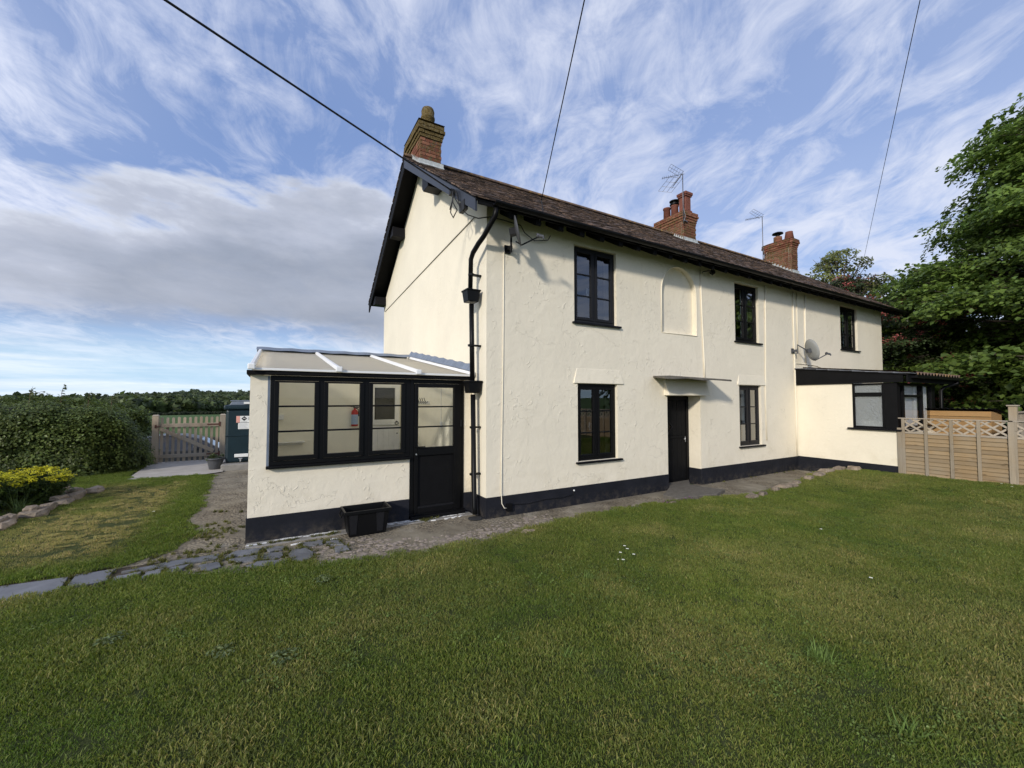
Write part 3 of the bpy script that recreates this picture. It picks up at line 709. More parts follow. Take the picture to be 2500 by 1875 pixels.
mb = MB(); mb.tube(ap, .011, 6); mb.build('arch_bead', 'cream_render_smooth', cottage, smooth=True)
# slate canopy over the door (ragged thin slab)
mb = MB(); top = []
pts = [(3.28, -.42), (3.5, -.47), (3.85, -.44), (4.2, -.52), (4.55, -.50), (4.95, -.55), (5.08, -.5), (5.05, .0), (3.9, .0), (3.45, .0)]
mb.prism([(x, y, 2.085+.12*(y+.5)+.012*math.sin(x*7)) for x, y in pts], (0, 0, -.016), (0, 0, .012)); mb.build('door_canopy', 'canopy_slate', cottage, bev=.003)
# door
dr = MB(); dr.box(DOOR[0], DOOR[1], .30, .34, 0, 1.775)
dr = dr.build('cottage_door', 'black_timber', cottage)
mb = MB(); mb.box(3.84, 3.91, .27, .299, .0, 1.77).box(4.73, 4.80, .27, .299, .0, 1.77).box(3.91, 4.73, .27, .299, 1.70, 1.77).box(3.91, 4.73, .24, .299, -.03, .05); mb.build('door_frame', 'window_black', dr, bev=.004)
mb = MB()
for k in range(6): mb.box(3.92+k*.134, 4.046+k*.134, .285, .2985, .10, .92)
for k in range(6): mb.box(3.92+k*.134, 4.046+k*.134, .285, .2985, .98, 1.68)
mb.box(3.92, 4.72, .275, .2985, .925, .975); mb.build('door_boards', 'black_timber', dr, bev=.003)
mb = MB(); cx, cz, rx, rz = 4.12, 1.16, .18, .16
P4 = [(cx-rx, cz), (cx, cz-rz), (cx+rx, cz), (cx, cz+rz)]
for i in range(4): a_, b_ = P4[i], P4[(i+1) % 4]; mb.bar((a_[0], .277, a_[1]), (b_[0], .277, b_[1]), .02, .022, (0, 1, 0))
mb.build('diamond_light_frame', 'window_dark_grey', dr)
mb = MB(); mb.add([(p[0], .281, p[1]) for p in P4], [(0, 1, 2, 3)]); mb.build('diamond_pane', 'clear_glass', dr)
mb = MB(); mb.tube([(4.66, .285, .90), (4.66, .255, .90)], .008).tube([(4.66, .255, .95), (4.66, .25, .84)], .007); mb.build('door_handle', 'steel', dr, smooth=True)
step = MB(); step.prism([(x, y, 0) for x, y in jig([(3.2, -.40), (3.84, -.02), (4.0, .27), (4.79, .27), (4.42, -.02), (4.42, -.30), (4.55, -.66), (4.1, -.80), (3.2, -.68)], .015)], (0, 0, -.03), (0, 0, .062))
tag(step.build('doorstep', 'canopy_slate', bev=.01), 'dark worn slate step in front of the recessed cottage door', 'doorstep')

# windows of the cottage
def window(par, x0, x1, z0, z1, y, mat='window_black', handle=0, curtain=False, sill_y=-.05):
    fr = MB(); f = .052
    fr.box(x0+.002, x1-.002, y-.03, y+.04, z0, z0+f).box(x0+.002, x1-.002, y-.03, y+.04, z1-f, z1-.002).box(x0+.002, x0+f, y-.03, y+.04, z0+f, z1-f).box(x1-f, x1-.002, y-.03, y+.04, z0+f, z1-f)
    xm = (x0+x1)/2; fr.box(xm-.025, xm+.025, y-.03, y+.04, z0+f, z1-f)
    fo = fr.build('window_frame', mat, par, bev=.003)
    for (a, b, h) in ((x0+f, xm-.025, 0), (xm+.025, x1-f, 1)):
        s_ = MB(); g = .045; a += .002; b -= .002; c = z0+f+.002; d = z1-f-.002
        s_.box(a, b, y-.042, y+.01, c, c+g).box(a, b, y-.042, y+.01, d-g, d).box(a, a+g, y-.042, y+.01, c+g, d-g).box(b-g, b, y-.042, y+.01, c+g, d-g)
        H = (d-c-2*g)
        for k in (1, 2): s_.box(a+g, b-g, y-.036, y+.0, c+g+H*k/3-.011, c+g+H*k/3+.011)
        s_.build('casement', mat, fo, bev=.004)
        for k in range(3):
            za = c+g+H*k/3+(.011 if k else 0); zb = c+g+H*(k+1)/3-(.011 if k < 2 else 0)
            p = MB(); p.add([(a+g, y-.018, za), (b-g, y-.018, za), (b-g, y-.018, zb), (a+g, y-.018, zb)], [(0, 1, 2, 3)]); p.build('pane', 'pane_glass', fo)
        if h == 0 and handle:
            q = MB(); q.box(b-.034, b-.018, y-.02+.045, y-.02+.06, z0+.50, z0+.62); q.tube([(b-.05, y+.04, z0+.50), (b-.055, y+.06, z0+.56), (b-.05, y+.05, z0+.63)], .012, 6); q.build('window_handle', 'white_plastic', fo, smooth=True)
    s_ = MB(); s_.box(x0-.045, x1+.075, sill_y, y-.031, z0-.035, z0-.003); s_.build('window_sill', 'black_paint', fo, bev=.005)
    if curtain:
        for (a, b) in curtain:
            q = MB(); n_ = 26; o = []
            for k in range(n_+1): xx = a+(b-a)*k/n_; o.append((xx, y+.16+.018*math.sin(k*1.9)))
            q.add([(p[0], p[1], z0+.02) for p in o]+[(p[0], p[1], z1-.03) for p in o], [(k, k+1, n_+2+k, n_+1+k) for k in range(n_)]); q.build('curtain', 'curtain', fo, smooth=True)
    return fo
window(cottage, *W_UP[0], .085, 'window_dark_grey', 1)
window(cottage, *W_UP[1], .085, 'window_black', 1, [(6.65, 6.93)])
window(cottage, *W_UP[2], .085, 'window_black', 1, [(11.68, 11.96), (10.96, 11.05)])
window(cottage, *W_LO[0], .085, 'window_black', 1)
window(cottage, *W_LO[1], .085, 'window_dark_grey', 0, [(6.16, 6.40), (6.62, 6.96)])

# rendered ribs and cables on the facade
for pl_, rr_ in (([(4.86, -.012, 4.36), (4.90, -.014, 3.3), (4.94, -.014, 2.5), (4.95, -.014, 2.12)], .016), ([(7.22, -.012, 4.36), (7.20, -.014, 3.2), (7.14, -.014, 1.8), (7.15, -.013, .78)], .013), ([(9.02, -.012, 4.36), (8.98, -.014, 2.6)], .02)):
    mb = MB(); mb.tube(pl_, rr_, 6); mb.build('render_rib', 'cream_render_smooth', cottage, smooth=True)
mb = MB(); mb.tube([(.285, -.008, 4.0), (.27, -.008, 2.2), (.25, -.010, 1.0), (.235, -.02, .36), (.24, -.03, .2), (.27, -.05, .135), (.31, -.045, .13)], .0065, 6); mb.build('dish_cable', 'cream_render_smooth', cottage, smooth=True)
mb = MB(); mb.tube([(8.44, -.015, 4.38), (8.44, -.015, 3.3), (8.45, -.012, 2.5), (8.46, -.012, 1.2), (8.46, -.016, .34)], .017, 6); mb.tube([(8.62, -.012, 4.38), (8.62, -.012, 2.9)], .012, 6); mb.build('corner_rib', 'cream_render_smooth', cottage, smooth=True)
mb = MB(); mb.box(.31, .40, -.06, -.017, .08, .19); mb.build('socket_box', 'black_plastic', cottage, bev=.006)
mb = MB(); mb.tube([(.40, -.02, .16), (.7, -.022, .14), (1.0, -.022, .165), (1.35, -.022, .155), (1.55, -.022, .18), (1.56, -.022, .23)], .006, 5); mb.build('plinth_cable', 'black_plastic', cottage)
mb = MB(); mb.lathe((1.56, -.03, .235), [(.0, 0), (.014, .004), (.014, .02), (.0, .024)], 8); mb.build('cable_clip', 'white_plastic', cottage)
# diagonal cable and conduit on the gable
simple('cable_tan', (.22, .20, .165), .7, .1, 8, 0)
mb = MB(); mb.tube([(-.008, 6.35, 4.16), (-.01, 3.4, 4.35), (-.01, .40, 4.53)], .0085, 6); mb.build('gable_cable', 'cable_tan', cottage)

# roof
roof = MB(); RIDGE_Y = 3.25; RZ = EAV+(RIDGE_Y+.38)*SL; XE0, XE1 = -.36, 14.2; YE0, YE1 = -.38, 6.88
for (y0, y1) in ((YE0, RIDGE_Y), (RIDGE_Y, YE1)):
    za = EAV+(y0-YE0)*SL if y0 < RIDGE_Y else RZ; zb = RZ if y1 <= RIDGE_Y else RZ-(y1-RIDGE_Y)*SL
    roof.prism([(XE0+.01, y0, za), (XE0+.01, y1, zb), (XE0+.01, y1, zb-.03), (XE0+.01, y0, za-.03)], (0, 0, 0), (XE1-XE0-.02, 0, 0))
roof = roof.build('roof', 'black_timber', cottage, org=(XE0, RIDGE_Y, EAV))
TW, GAU = .165, .1; slope_len = (RIDGE_Y-YE0)/math.cos(R(33.7))
def tile_me(name='roof_tile'):
    mb = MB(); L = .17; 
    mb.add([(0, 0, .004), (TW-.005, 0, .002), (TW-.005, L*.0+L, -.001), (0, L, -.001), (0, 0, .018), (TW-.005, 0, .016), (TW-.005, L, .011), (0, L, .011)], [(0, 3, 2, 1), (4, 5, 6, 7), (0, 1, 5, 4), (1, 2, 6, 5), (2, 3, 7, 6), (3, 0, 4, 7)])
    return mb
tm = tile_me(); tme = bpy.data.meshes.new('roof_tile'); tme.from_pydata(tm.v, [], tm.f); tme.materials.append(MATS['roof_tile'])
rot_f = Matrix.Rotation(R(33.7)-.035, 3, 'X')
nrow = int(slope_len/GAU); ncol = int((XE1-XE0)/TW)
stuff_t = MB(); cnt = 0
for c in range(ncol+1):
    for r in range(nrow+1):
        s_ = r*GAU-.03; x = XE0+c*TW-(TW/2 if r % 2 else 0)+rnd.uniform(-.012, .012)+.03*math.sin(r*1.7)
        if x < XE0-.01: x = XE0-.005
        y = YE0+s_*math.cos(R(33.7)); z = EAV+s_*math.sin(R(33.7))+.012+rnd.uniform(0, .006)
        rz = rnd.uniform(-.02, .02)
        if c < 7 and cnt < 300:
            place('roof_tile', tme, roof, (x, y, z), rot=(R(33.7)-.035+rnd.gauss(0, .02), rnd.gauss(0, .03), rz)); cnt += 1
        else:
            M = Matrix.Rotation(rz, 3, 'Z')@rot_f@Euler((rnd.gauss(0, .02), rnd.gauss(0, .035), 0)).to_matrix()
            stuff_t.add([Vector((x, y, z))+M@Vector(p) for p in tm.v], tm.f)
stuff_t.build('roof_tiling', 'roof_tile', roof, org=(0, 0, 0), kind='stuff')
bk = MB(); rot_b = Matrix.Rotation(-(R(33.7)-.035), 3, 'X')
for c in range(ncol+1):
    for r in range(nrow+2):
        s_ = r*GAU-.03; x = XE0+c*TW-(TW/2 if r % 2 else 0)+rnd.uniform(-.006, .006)
        if x < XE0-.03: x = XE0-.01
        y = YE1-s_*math.cos(R(33.7)); z = EAV+s_*math.sin(R(33.7))+.012+rnd.uniform(0, .008)
        if y < RIDGE_Y: continue
        bk.add([Vector((x, y, z))+rot_b@Vector((p[0], -p[1], p[2])) for p in tm.v], [tuple(reversed(f)) for f in tm.f])
bk.build('rear_tiling', 'roof_tile', roof, org=(0, 0, 0), kind='stuff')
k = 0; x = XE0
while x < XE1-.1:
    mb = MB(); L = .32; pts_ = []
    for a in range(7): t_ = math.pi*(a/6); pts_.append((math.cos(t_)*.115, math.sin(t_)*.085))
    x2 = min(x+L-.008, XE1)
    out_ = [(x, RIDGE_Y+p[0], RZ+.005+p[1]) for p in pts_]+[(x, RIDGE_Y+p[0]*.85, RZ-.01+p[1]*.8) for p in pts_[::-1]]
    mb.prism(out_, (0, 0, 0), (x2-x, 0, 0)); mb.build('ridge_tile', 'ridge_tile', roof); x += L
# barge boards, soffit edge, purlin ends
def slope_pt(x, y): return (x, y, EAV+(min(y, 2*RIDGE_Y-y)-YE0)*SL)
mb = MB(); a = Vector(slope_pt(XE0+.02, YE0+.02)); b = Vector(slope_pt(XE0+.02, RIDGE_Y)); dn = Vector((0, 0, -1))
mb.prism([a+dn*.02, b+dn*.02, b+dn*.215, a+dn*.19], (-.012, 0, 0), (.018, 0, 0)); mb.build('barge_board', 'black_board_sheen', roof, bev=.003)
mb = MB(); a = Vector(slope_pt(XE0+.02, YE1-.02)); mb.prism([a+dn*.02, b+dn*.021, b+dn*.269, a+dn*.24], (.018, 0, 0), (-.011, 0, 0)); mb.build('barge_board', 'black_timber', roof, bev=.003)
mb = MB(); b2 = Vector(slope_pt(-.001, RIDGE_Y)); 
for (yy0, sgn) in ((YE0+.05, 1), (YE1-.05, -1)):
    p = Vector(slope_pt(XE0+.04, yy0))+dn*.035; q = Vector(slope_pt(XE0+.04, RIDGE_Y))+dn*.035
    mb.prism([p, q, q+dn*.015, p+dn*.015], (0, 0, 0), (.32, 0, 0))
mb.build('verge_soffit', 'black_timber', roof)
for (y, z) in ((1.98, 5.66), (4.55, 5.60), (YE1-.45, EAV-.02)):
    mb = MB(); zt = slope_pt(0, y)[2]-.06
    mb.prism([(-.30, y-.17, zt-.12), (-.30, y+.17, zt-.02 if y < 3.2 else zt-.2), (-.30, y+.17, zt-.26), (-.30, y+.09, zt-.34), (-.30, y-.17, zt-.34)], (0, 0, 0), (.29, 0, 0)); mb.build('purlin_end', 'black_paint', roof, bev=.006)
# rafter feet, fascia, gutter
for i in range(34):
    x = .22+.4125*i
    if x > 14.0: break
    zr = lambda y_: EAV+(y_-YE0)*SL-.034
    mb = MB(); mb.prism([(x, .01, zr(.01)), (x, -.348, zr(-.348)), (x, -.348, zr(-.348)-.125), (x, -.325, zr(-.335)-.15), (x, .01, zr(.01)-.17)], (0, 0, 0), (.095, 0, 0)); mb.build('rafter_foot', 'black_timber', roof, bev=.004)
mb = MB(); mb.prism([(.0, .002, zr(.002)-.004), (.0, -.345, zr(-.345)-.004), (.0, -.345, zr(-.345)-.012), (.0, .002, zr(.002)-.012)], (0, 0, 0), (14.15, 0, 0)); mb.build('eaves_soffit', 'black_timber', roof)
mb = MB(); mb.box(XE0+.05, XE1-.02, -.375, -.350, EAV-.07, EAV-.022); mb.build('fascia', 'black_timber', roof)
gt = MB(); prof = [(-.38+.0-.055-.055*math.cos(math.pi*k/8), -.055*math.sin(math.pi*k/8)) for k in range(9)]
prof2 = [(-.435-.050*math.cos(math.pi*k/8), -.050*math.sin(math.pi*k/8)) for k in range(8, -1, -1)]
gt.prism([(-.10, p[0], EAV-.015+p[1]) for p in prof]+[(-.10, p[0], EAV-.013+p[1]) for p in prof2], (0, 0, 0), (XE1+.08, 0, 0))
gutter = gt.build('gutter', 'black_plastic', roof, smooth=False)
mb = MB()
for x in [.6, 2.2, 3.85, 5.2, 6.6, 8.3, 9.9, 11.5, 13.2]:
    mb.prism([(x, -.435-.061*math.cos(math.pi*k/8), EAV-.012-.061*math.sin(math.pi*k/8)) for k in range(9)], (0, 0, 0), (.05, 0, 0))
mb.build('gutter_bracket', 'black_plastic', roof)
# downpipe with hoppers at the corner
dp = MB(); dp.tube([(-.04, -.40, 4.38), (-.05, -.36, 4.24), (-.11, -.12, 4.02), (-.14, -.02, 3.95), (-.155, .14, 3.86), (-.16, .20, 3.78), (-.16, .22, 3.3)], .036, 10)
dp.tube([(-.14, .22, 3.12), (-.13, .20, 1.95)], .036, 10).tube([(-.12, .20, 1.78), (-.11, .16, .16), (-.115, .12, .06)], .036, 10)
dp = dp.build('downpipe', 'black_plastic', cottage, smooth=True)
for zc, x_, y_ in ((3.14, -.15, .21), (1.80, -.125, .2)):
    mb = MB(); mb.add([(x_-.085, y_-.085, zc), (x_+.085, y_-.085, zc), (x_+.085, y_+.085, zc), (x_-.085, y_+.085, zc), (x_-.105, y_-.10, zc+.16), (x_+.105, y_-.10, zc+.16), (x_+.105, y_+.10, zc+.16), (x_-.105, y_+.10, zc+.16)], [(0, 3, 2, 1), (4, 5, 6, 7), (0, 1, 5, 4), (1, 2, 6, 5), (2, 3, 7, 6), (3, 0, 4, 7)]); mb.box(x_-.115, x_+.115, y_-.11, y_+.11, zc+.155, zc+.18); mb.build('hopper_head', 'black_plastic', dp, bev=.008)
for zc in (3.55, 2.5, 1.3, .62):
    mb = MB(); mb.tube([(-.155 if zc > 2 else -.12, .20, zc-.015), (-.155 if zc > 2 else -.12, .20, zc+.015)], .046, 10).box(-.12, -.001, .17, .23, zc-.012, zc+.012); mb.build('pipe_bracket', 'black_plastic', dp)
mb = MB(); mb.lathe((-.13, .08, .008), [(.10, 0), (.11, .008), (.09, .014), (.0, .010)], 14); mb.build('drain_cover', 'wet_dark', dp)
# service cable tangle at the gable corner
mb = MB(); 
mb.tube([(-.39, .42, 4.84), (-.40, .34, 4.80), (-.41, .30, 4.62), (-.36, .26, 4.50), (-.38, .36, 4.42), (-.40, .42, 4.52), (-.40, .34, 4.70), (-.39, .24, 4.78), (-.38, .18, 4.62), (-.35, .16, 4.48)], .009, 5)
mb.tube([(-.38, .50, 4.60), (-.39, .40, 4.66), (-.40, .30, 4.72), (-.39, .20, 4.60), (-.36, .1, 4.45), (-.30, 0.0, 4.34), (-.16, -.05, 4.30), (.0, -.1, 4.34), (.25, -.06, 4.36), (.55, -.05, 4.35), (.62, -.05, 4.25), (.8, -.05, 4.16), (1.05, -.05, 4.22), (1.1, -.05, 4.3)], .008, 5)
mb.box(-.42, -.36, .36, .44, 4.78, 4.86); mb.box(-.36, -.30, .0, .18, 4.42, 4.56)
mb.build('service_cable', 'cable_black', cottage)
mb = MB(); mb.tube([(4.9, -.03, 4.30), (4.8, -.12, 4.28), (4.95, -.16, 4.32), (5.1, -.12, 4.26), (5.22, -.10, 4.33)], .010, 5).tube([(5.1, -.1, 4.33), (5.16, -.1, 4.33)], .05, 8); mb.build('eaves_light', 'black_plastic', cottage)

# chimneys: house > chimney > brick
unit = MB().box(-.5, .5, -.5, .5, -.5, .5)
def brick_mesh(name, mat):
    q = MB(); v = []
    for (x, y, z) in unit.v: v.append((x*(1-.0), y, z))
    me_ = bpy.data.meshes.new(name); me_.from_pydata(v, [], unit.f); me_.materials.append(MATS[mat]); return me_
def chimney(x0, x1, y0, y1, zb, ztop, mats, singles=True, corb=3):
    core = MB(); rz_f = lambda y_: EAV+(min(y_, 2*RIDGE_Y-y_)-YE0)*SL-.02; core.prism([(x0+.012, y0+.012, rz_f(y0)), (x0+.012, RIDGE_Y, rz_f(RIDGE_Y)), (x0+.012, y1-.012, rz_f(y1)), (x0+.012, y1-.012, ztop-.01), (x0+.012, y0+.012, ztop-.01)], (0, 0, 0), (x1-x0-.024, 0, 0)); ch = core.build('chimney', 'mortar', cottage)
    bm1 = brick_mesh('brick', mats[0]); bm2 = brick_mesh('brick', mats[1]); joined = MB(); joined2 = MB()
    H = .075; nc = int((ztop-zb)/H)
    for r in range(nc):
        z = zb+(r+.5)*H; fr_top = nc-1-r
        off = 0
        if fr_top < corb: off = (.055, .06, .035)[min(fr_top, 2)]
        elif fr_top == corb: off = .018
        if fr_top == corb+1: off = 0
        capm = fr_top < corb+1
        ya = y0-off; yb = y1+off; xa = x0-off; xb = x1+off
        def run(a, b, shift):
            L = .222; res = []; p = a-(L/2 if shift else 0)
            while p < b-.01:
                q0 = max(p, a); q1 = min(p+L, b)
                if q1-q0 > .03: res.append((q0, q1))
                p += L
            return res
        for face in ('f', 'l', 'b', 'r'):
            if face in 'fb': rr = run(xa, xb, r % 2)
            else: rr = run(ya+.105, yb-.105, (r+1) % 2)
            for q0, q1 in rr:
                j = rnd.uniform(-.004, .005); hx = (q1-q0)-.012
                if face == 'f': c = ((q0+q1)/2, ya+.05-j, z); s3 = (hx, .1, H-.012)
                elif face == 'b': c = ((q0+q1)/2, yb-.05+j, z); s3 = (hx, .1, H-.012)
                elif face == 'l': c = (xa+.05-j, (q0+q1)/2, z); s3 = (.1, hx, H-.012)
                else: c = (xb-.05+j, (q0+q1)/2, z); s3 = (.1, hx, H-.012)
                rz_ = EAV+(min(c[1], 2*RIDGE_Y-c[1])-YE0)*SL
                if z-H/2 < rz_-.02: continue
                if singles and face in 'fl':
                    place('brick', bm2 if capm else bm1, ch, c, rot=(rnd.uniform(-.01, .01), rnd.uniform(-.012, .012), rnd.uniform(-.012, .012)), scale=s3)
                else:
                    (joined2 if capm else joined).box(c[0]-s3[0]/2, c[0]+s3[0]/2, c[1]-s3[1]/2, c[1]+s3[1]/2, c[2]-s3[2]/2, c[2]+s3[2]/2)
    if joined.v: joined.build('brickwork', mats[0], ch, kind='stuff')
    if joined2.v: joined2.build('brick_cap', mats[1], ch, kind='stuff')
    # mortar haunching
    mb = MB(); mb.add([(x0-.05, y0-.05, ztop-.008), (x1+.05, y0-.05, ztop-.008), (x1+.05, y1+.05, ztop-.008), (x0-.05, y1+.05, ztop-.008), (x0+.08, y0+.1, ztop+.06), (x1-.08, y0+.1, ztop+.06), (x1-.08, y1-.1, ztop+.06), (x0+.08, y1-.1, ztop+.06)], [(0, 3, 2, 1), (4, 5, 6, 7), (0, 1, 5, 4), (1, 2, 6, 5), (2, 3, 7, 6), (3, 0, 4, 7)]); mb.build('mortar_flaunching', mats[1], ch)
    # flashing: apron in front, steps up the near side
    fl = MB(); za = EAV+(y0-YE0)*SL
    fl.prism([(x0-.03, y0-.08, za-.053+.03), (x0-.03, y0-.022, za+.03), (x0-.03, y0-.022, za+.12), (x0-.03, y0-.030, za+.12), (x0-.03, y0-.032, za+.045), (x0-.03, y0-.09, za-.01)], (0, 0, 0), (x1-x0+.06, 0, 0))
    fl.build('lead_flashing', 'pale_lead', ch)
    n_ = 9
    for k_ in range(n_):
        ya_ = y0+(RIDGE_Y+.2-y0)*k_/n_; yb_ = y0+(RIDGE_Y+.2-y0)*(k_+1.15)/n_; z0_ = slope_pt(0, ya_)[2]; z1_ = slope_pt(0, yb_)[2]
        fl = MB(); fl.prism([(x0-.016, ya_, z0_+.0), (x0-.016, yb_, z1_+.0), (x0-.016, yb_, z1_+.035), (x0-.016, ya_+.02, z0_+.15)], (0, 0, 0), (-.007, 0, 0)); fl.build('stepped_flashing', 'pale_lead', ch)
    return ch
ch1 = chimney(-.18, .28, 2.68, 3.68, 6.30, 7.40, ('brick_mossy', 'brick_lichen_cap'))
mb = MB(); mb.lathe((.12, 3.12, 7.42), [(.135, 0), (.13, .1), (.125, .30), (.15, .33), (.15, .37), (.13, .39), (.14, .50), (.12, .56), (.10, .56), (.10, .2)], 20); mb.build('chimney_pot', 'brick_lichen_cap', ch1, smooth=True)
ch2 = chimney(8.08, 8.66, 2.80, 3.85, 6.50, 7.48, ('brick_red', 'brick_mossy'))
mb = MB(); mb.box(8.24, 8.54, 2.84, 3.14, 7.5, 7.58).box(8.27, 8.51, 2.87, 3.11, 7.58, 8.02).box(8.24, 8.54, 2.84, 3.14, 8.02, 8.07).box(8.22, 8.56, 2.82, 3.16, 8.07, 8.15)
for dx_ in (8.30, 8.39, 8.48): mb.box(dx_-.012, dx_+.012, 2.862, 2.872, 7.6, 8.0)
mb.build('square_chimney_pot', 'terracotta', ch2, bev=.004)
mb = MB(); mb.lathe((8.38, 3.36, 7.5), [(.12, 0), (.11, .36), (.125, .38), (.125, .42), (.10, .42)], 18); p = mb.build('chimney_pot', 'terracotta', ch2, smooth=True)
mb = MB(); mb.lathe((8.38, 3.36, 7.92), [(.13, 0), (.15, .02), (.15, .05), (.09, .06), (.09, .12), (.0, .12)], 18).lathe((8.38, 3.36, 8.05), [(.16, 0), (.16, .02), (.04, .06), (0, .06)], 18); mb.build('chimney_cowl', 'black_plastic', ch2, smooth=False)
mb = MB(); mb.lathe((8.38, 3.66, 7.5), [(.115, 0), (.108, .40), (.125, .41), (.125, .45), (.10, .45)], 18); mb.build('chimney_pot', 'terracotta', ch2, smooth=True)
ch3 = chimney(13.62, 14.04, 2.48, 3.46, 6.25, 7.62, ('brick_red', 'brick_mossy'), singles=False)
mb = MB(); mb.lathe((13.85, 2.66, 7.62), [(.165, 0), (.12, .30), (.125, .32), (.10, .32)], 18); mb.build('chimney_pot', 'terracotta', ch3, smooth=True)
mb = MB(); mb.lathe((13.85, 3.06, 7.62), [(.14, 0), (.14, .26), (.12, .26)], 16); mb.build('clay_flue', 'brick_mossy', ch3, smooth=True)
mb = MB(); mb.lathe((13.85, 3.06, 7.88), [(.07, 0), (.07, .12), (.0, .12)], 12).lathe((13.85, 3.06, 8.0), [(.19, 0), (.18, .03), (.08, .07), (0, .08)], 18); mb.build('chimney_cowl', 'black_plastic', ch3)

# ------------------------------------------------------------------ porch (lean-to conservatory)
PX0, PX1, PY0, PY1 = -2.9, -.012, .5, 3.75
porch = thing('lean_to_porch', 'cream lean-to porch with black glazed front and pale translucent sloping roof', 'porch', (-1.45, 2.1, 0))
mb = MB(); mb.box(PX0, -2.695, PY0, PY0+.2, 0, 2.0).box(-2.695, -.965, PY0, PY0+.2, 0, .87).box(-.135, PX1, PY0, PY0+.2, 0, 2.0)
mb.build('porch_front_wall', 'cream_render', porch)
mb = MB(); mb.box(PX0, PX0+.19, PY0+.2, PY1, 0, 2.0); mb.prism([(PX0, PY0+.2, 2.0), (PX0, PY1, 2.0), (PX0, PY1, 2.55), (PX0, PY0+.2, 2.04)], (0, 0, 0), (.19, 0, 0)); mb.build('porch_side_wall', 'cream_render', porch)
mb = MB(); mb.box(PX0, PX1, PY1, PY1+.2, 0, 2.60); mb.build('porch_rear_wall', 'interior_cream', porch)
mb = MB(); mb.box(PX0+.192, PX0+.20, PY0+.21, PY1-.01, .02, 2.05).box(PX0+.2, -.965, PY0+.202, PY0+.21, .02, .86).prism([(-.125, PY0+.21, .02), (-.125, PY1-.01, .02), (-.125, PY1-.01, 2.55), (-.125, PY0+.21, 2.06)], (0, 0, 0), (.011, 0, 0)); mb.build('porch_lining', 'interior_cream', porch)
mb = MB(); mb.box(PX0+.2, PX1, PY0+.2, PY1, 0, .015); mb.build('porch_floor', 'concrete', porch)
mb = MB(); mb.box(PX0-.012, -.966, PY0-.014, PY0+.05, -.05, .300).box(PX0-.012, PX0+.05, PY0+.051, PY1, -.05, .298).box(-.134, PX1, PY0-.014, PY0+.05, -.05, .299); mb.build('porch_plinth', 'plinth_paint', porch, bev=.006)
# window triple
f = MB(); WX0, WX1, WZ0, WZ1 = -2.69, -.965, .90, 2.0; y = PY0+.02
f.box(WX0, WX1, y-.03, y+.05, WZ0, WZ0+.05).box(WX0, WX1, y-.03, y+.05, WZ1-.06, WZ1).box(WX0, WX0+.05, y-.03, y+.05, WZ0+.05, WZ1-.06).box(WX1-.077, WX1, y-.03, y+.05, WZ0+.05, WZ1-.06)
f.box(-2.152, -2.088, y-.03, y+.05, WZ0+.05, WZ1-.06).box(-1.602, -1.528, y-.03, y+.05, WZ0+.05, WZ1-.06)
pf = f.build('porch_window', 'window_black', porch, bev=.003)
for (a, b) in ((-2.595, -2.20), (-2.04, -1.65), (-1.48, -1.09)):
    s_ = MB(); g = .052; A, B = a-g, b+g; c, d = 1.008-g, 1.915+.02
    s_.box(A, B, y-.045, y+.01, c, c+g).box(A, B, y-.045, y+.01, d-.02, d).box(A, a, y-.045, y+.01, c+g, d-.02).box(b, B, y-.045, y+.01, c+g, d-.02)
    for z_ in (1.31, 1.62): s_.box(a, b, y-.036, y+.0, z_-.011, z_+.011)
    s_.build('casement', 'window_black', pf, bev=.004)
    for z0_, z1_ in ((1.008, 1.299), (1.321, 1.609), (1.631, 1.915)):
        p = MB(); p.add([(a, y-.016, z0_), (b, y-.016, z0_), (b, y-.016, z1_), (a, y-.016, z1_)], [(0, 1, 2, 3)]); p.build('pane', 'porch_glass', pf)
mb = MB(); mb.box(WX0-.03, WX1+.0, PY0-.07, PY0+.02, .865, .898); mb.build('window_sill', 'window_black', pf, bev=.005)
mb = MB(); mb.box(WX0-.028, WX0-.002, PY0-.004, PY0+.1, .9, 1.99); mb.build('sealant_strip', 'lead', pf)
# porch door
DX0, DX1 = -.962, -.136
f = MB(); f.box(DX0, DX0+.055, y-.03, y+.05, .05, 2.0).box(DX1-.055, DX1, y-.03, y+.05, .05, 2.0).box(DX0+.055, DX1-.055, y-.03, y+.05, 1.94, 2.0).box(DX0, DX1, y-.05, y+.05, .02, .075)
f = f.build('porch_door', 'window_black', porch, bev=.003)
d_ = MB(); a, b = -.85, -.305
A, B = DX0+.058, DX1-.058
d_.box(A, a, y-.048, y+.01, .078, 1.936).box(b, B, y-.048, y+.01, .078, 1.936).box(a, b, y-.048, y+.01, 1.88, 1.936).box(a, b, y-.048, y+.01, .90, 1.015).box(a, b, y-.048, y+.01, .078, .16)
for z_ in (1.31, 1.60): d_.box(a, b, y-.036, y+.0, z_-.010, z_+.010)
d_.build('door_leaf', 'window_black', f, bev=.005)
mb = MB(); mb.box(a, b, y-.02, y+.0, .16, .90); mb.build('door_panel', 'black_timber', f)
mb = MB(); mb.box(a, b, y-.044, y-.021, .16, .178); mb.build('weather_bar', 'window_dark_grey', f)
for z0_, z1_ in ((1.015, 1.30), (1.32, 1.59), (1.61, 1.88)):
    p = MB(); p.add([(a, y-.016, z0_), (b, y-.016, z0_), (b, y-.016, z1_), (a, y-.016, z1_)], [(0, 1, 2, 3)]); p.build('pane', 'porch_glass', f)
mb = MB(); mb.box(-.895, -.865, y-.056, y-.048, .90, 1.12); mb.tube([(-.88, y-.05, 1.03), (-.88, y-.09, 1.03), (-.76, y-.09, 1.03)], .009, 8); mb.build('door_handle', 'black_plastic', f)
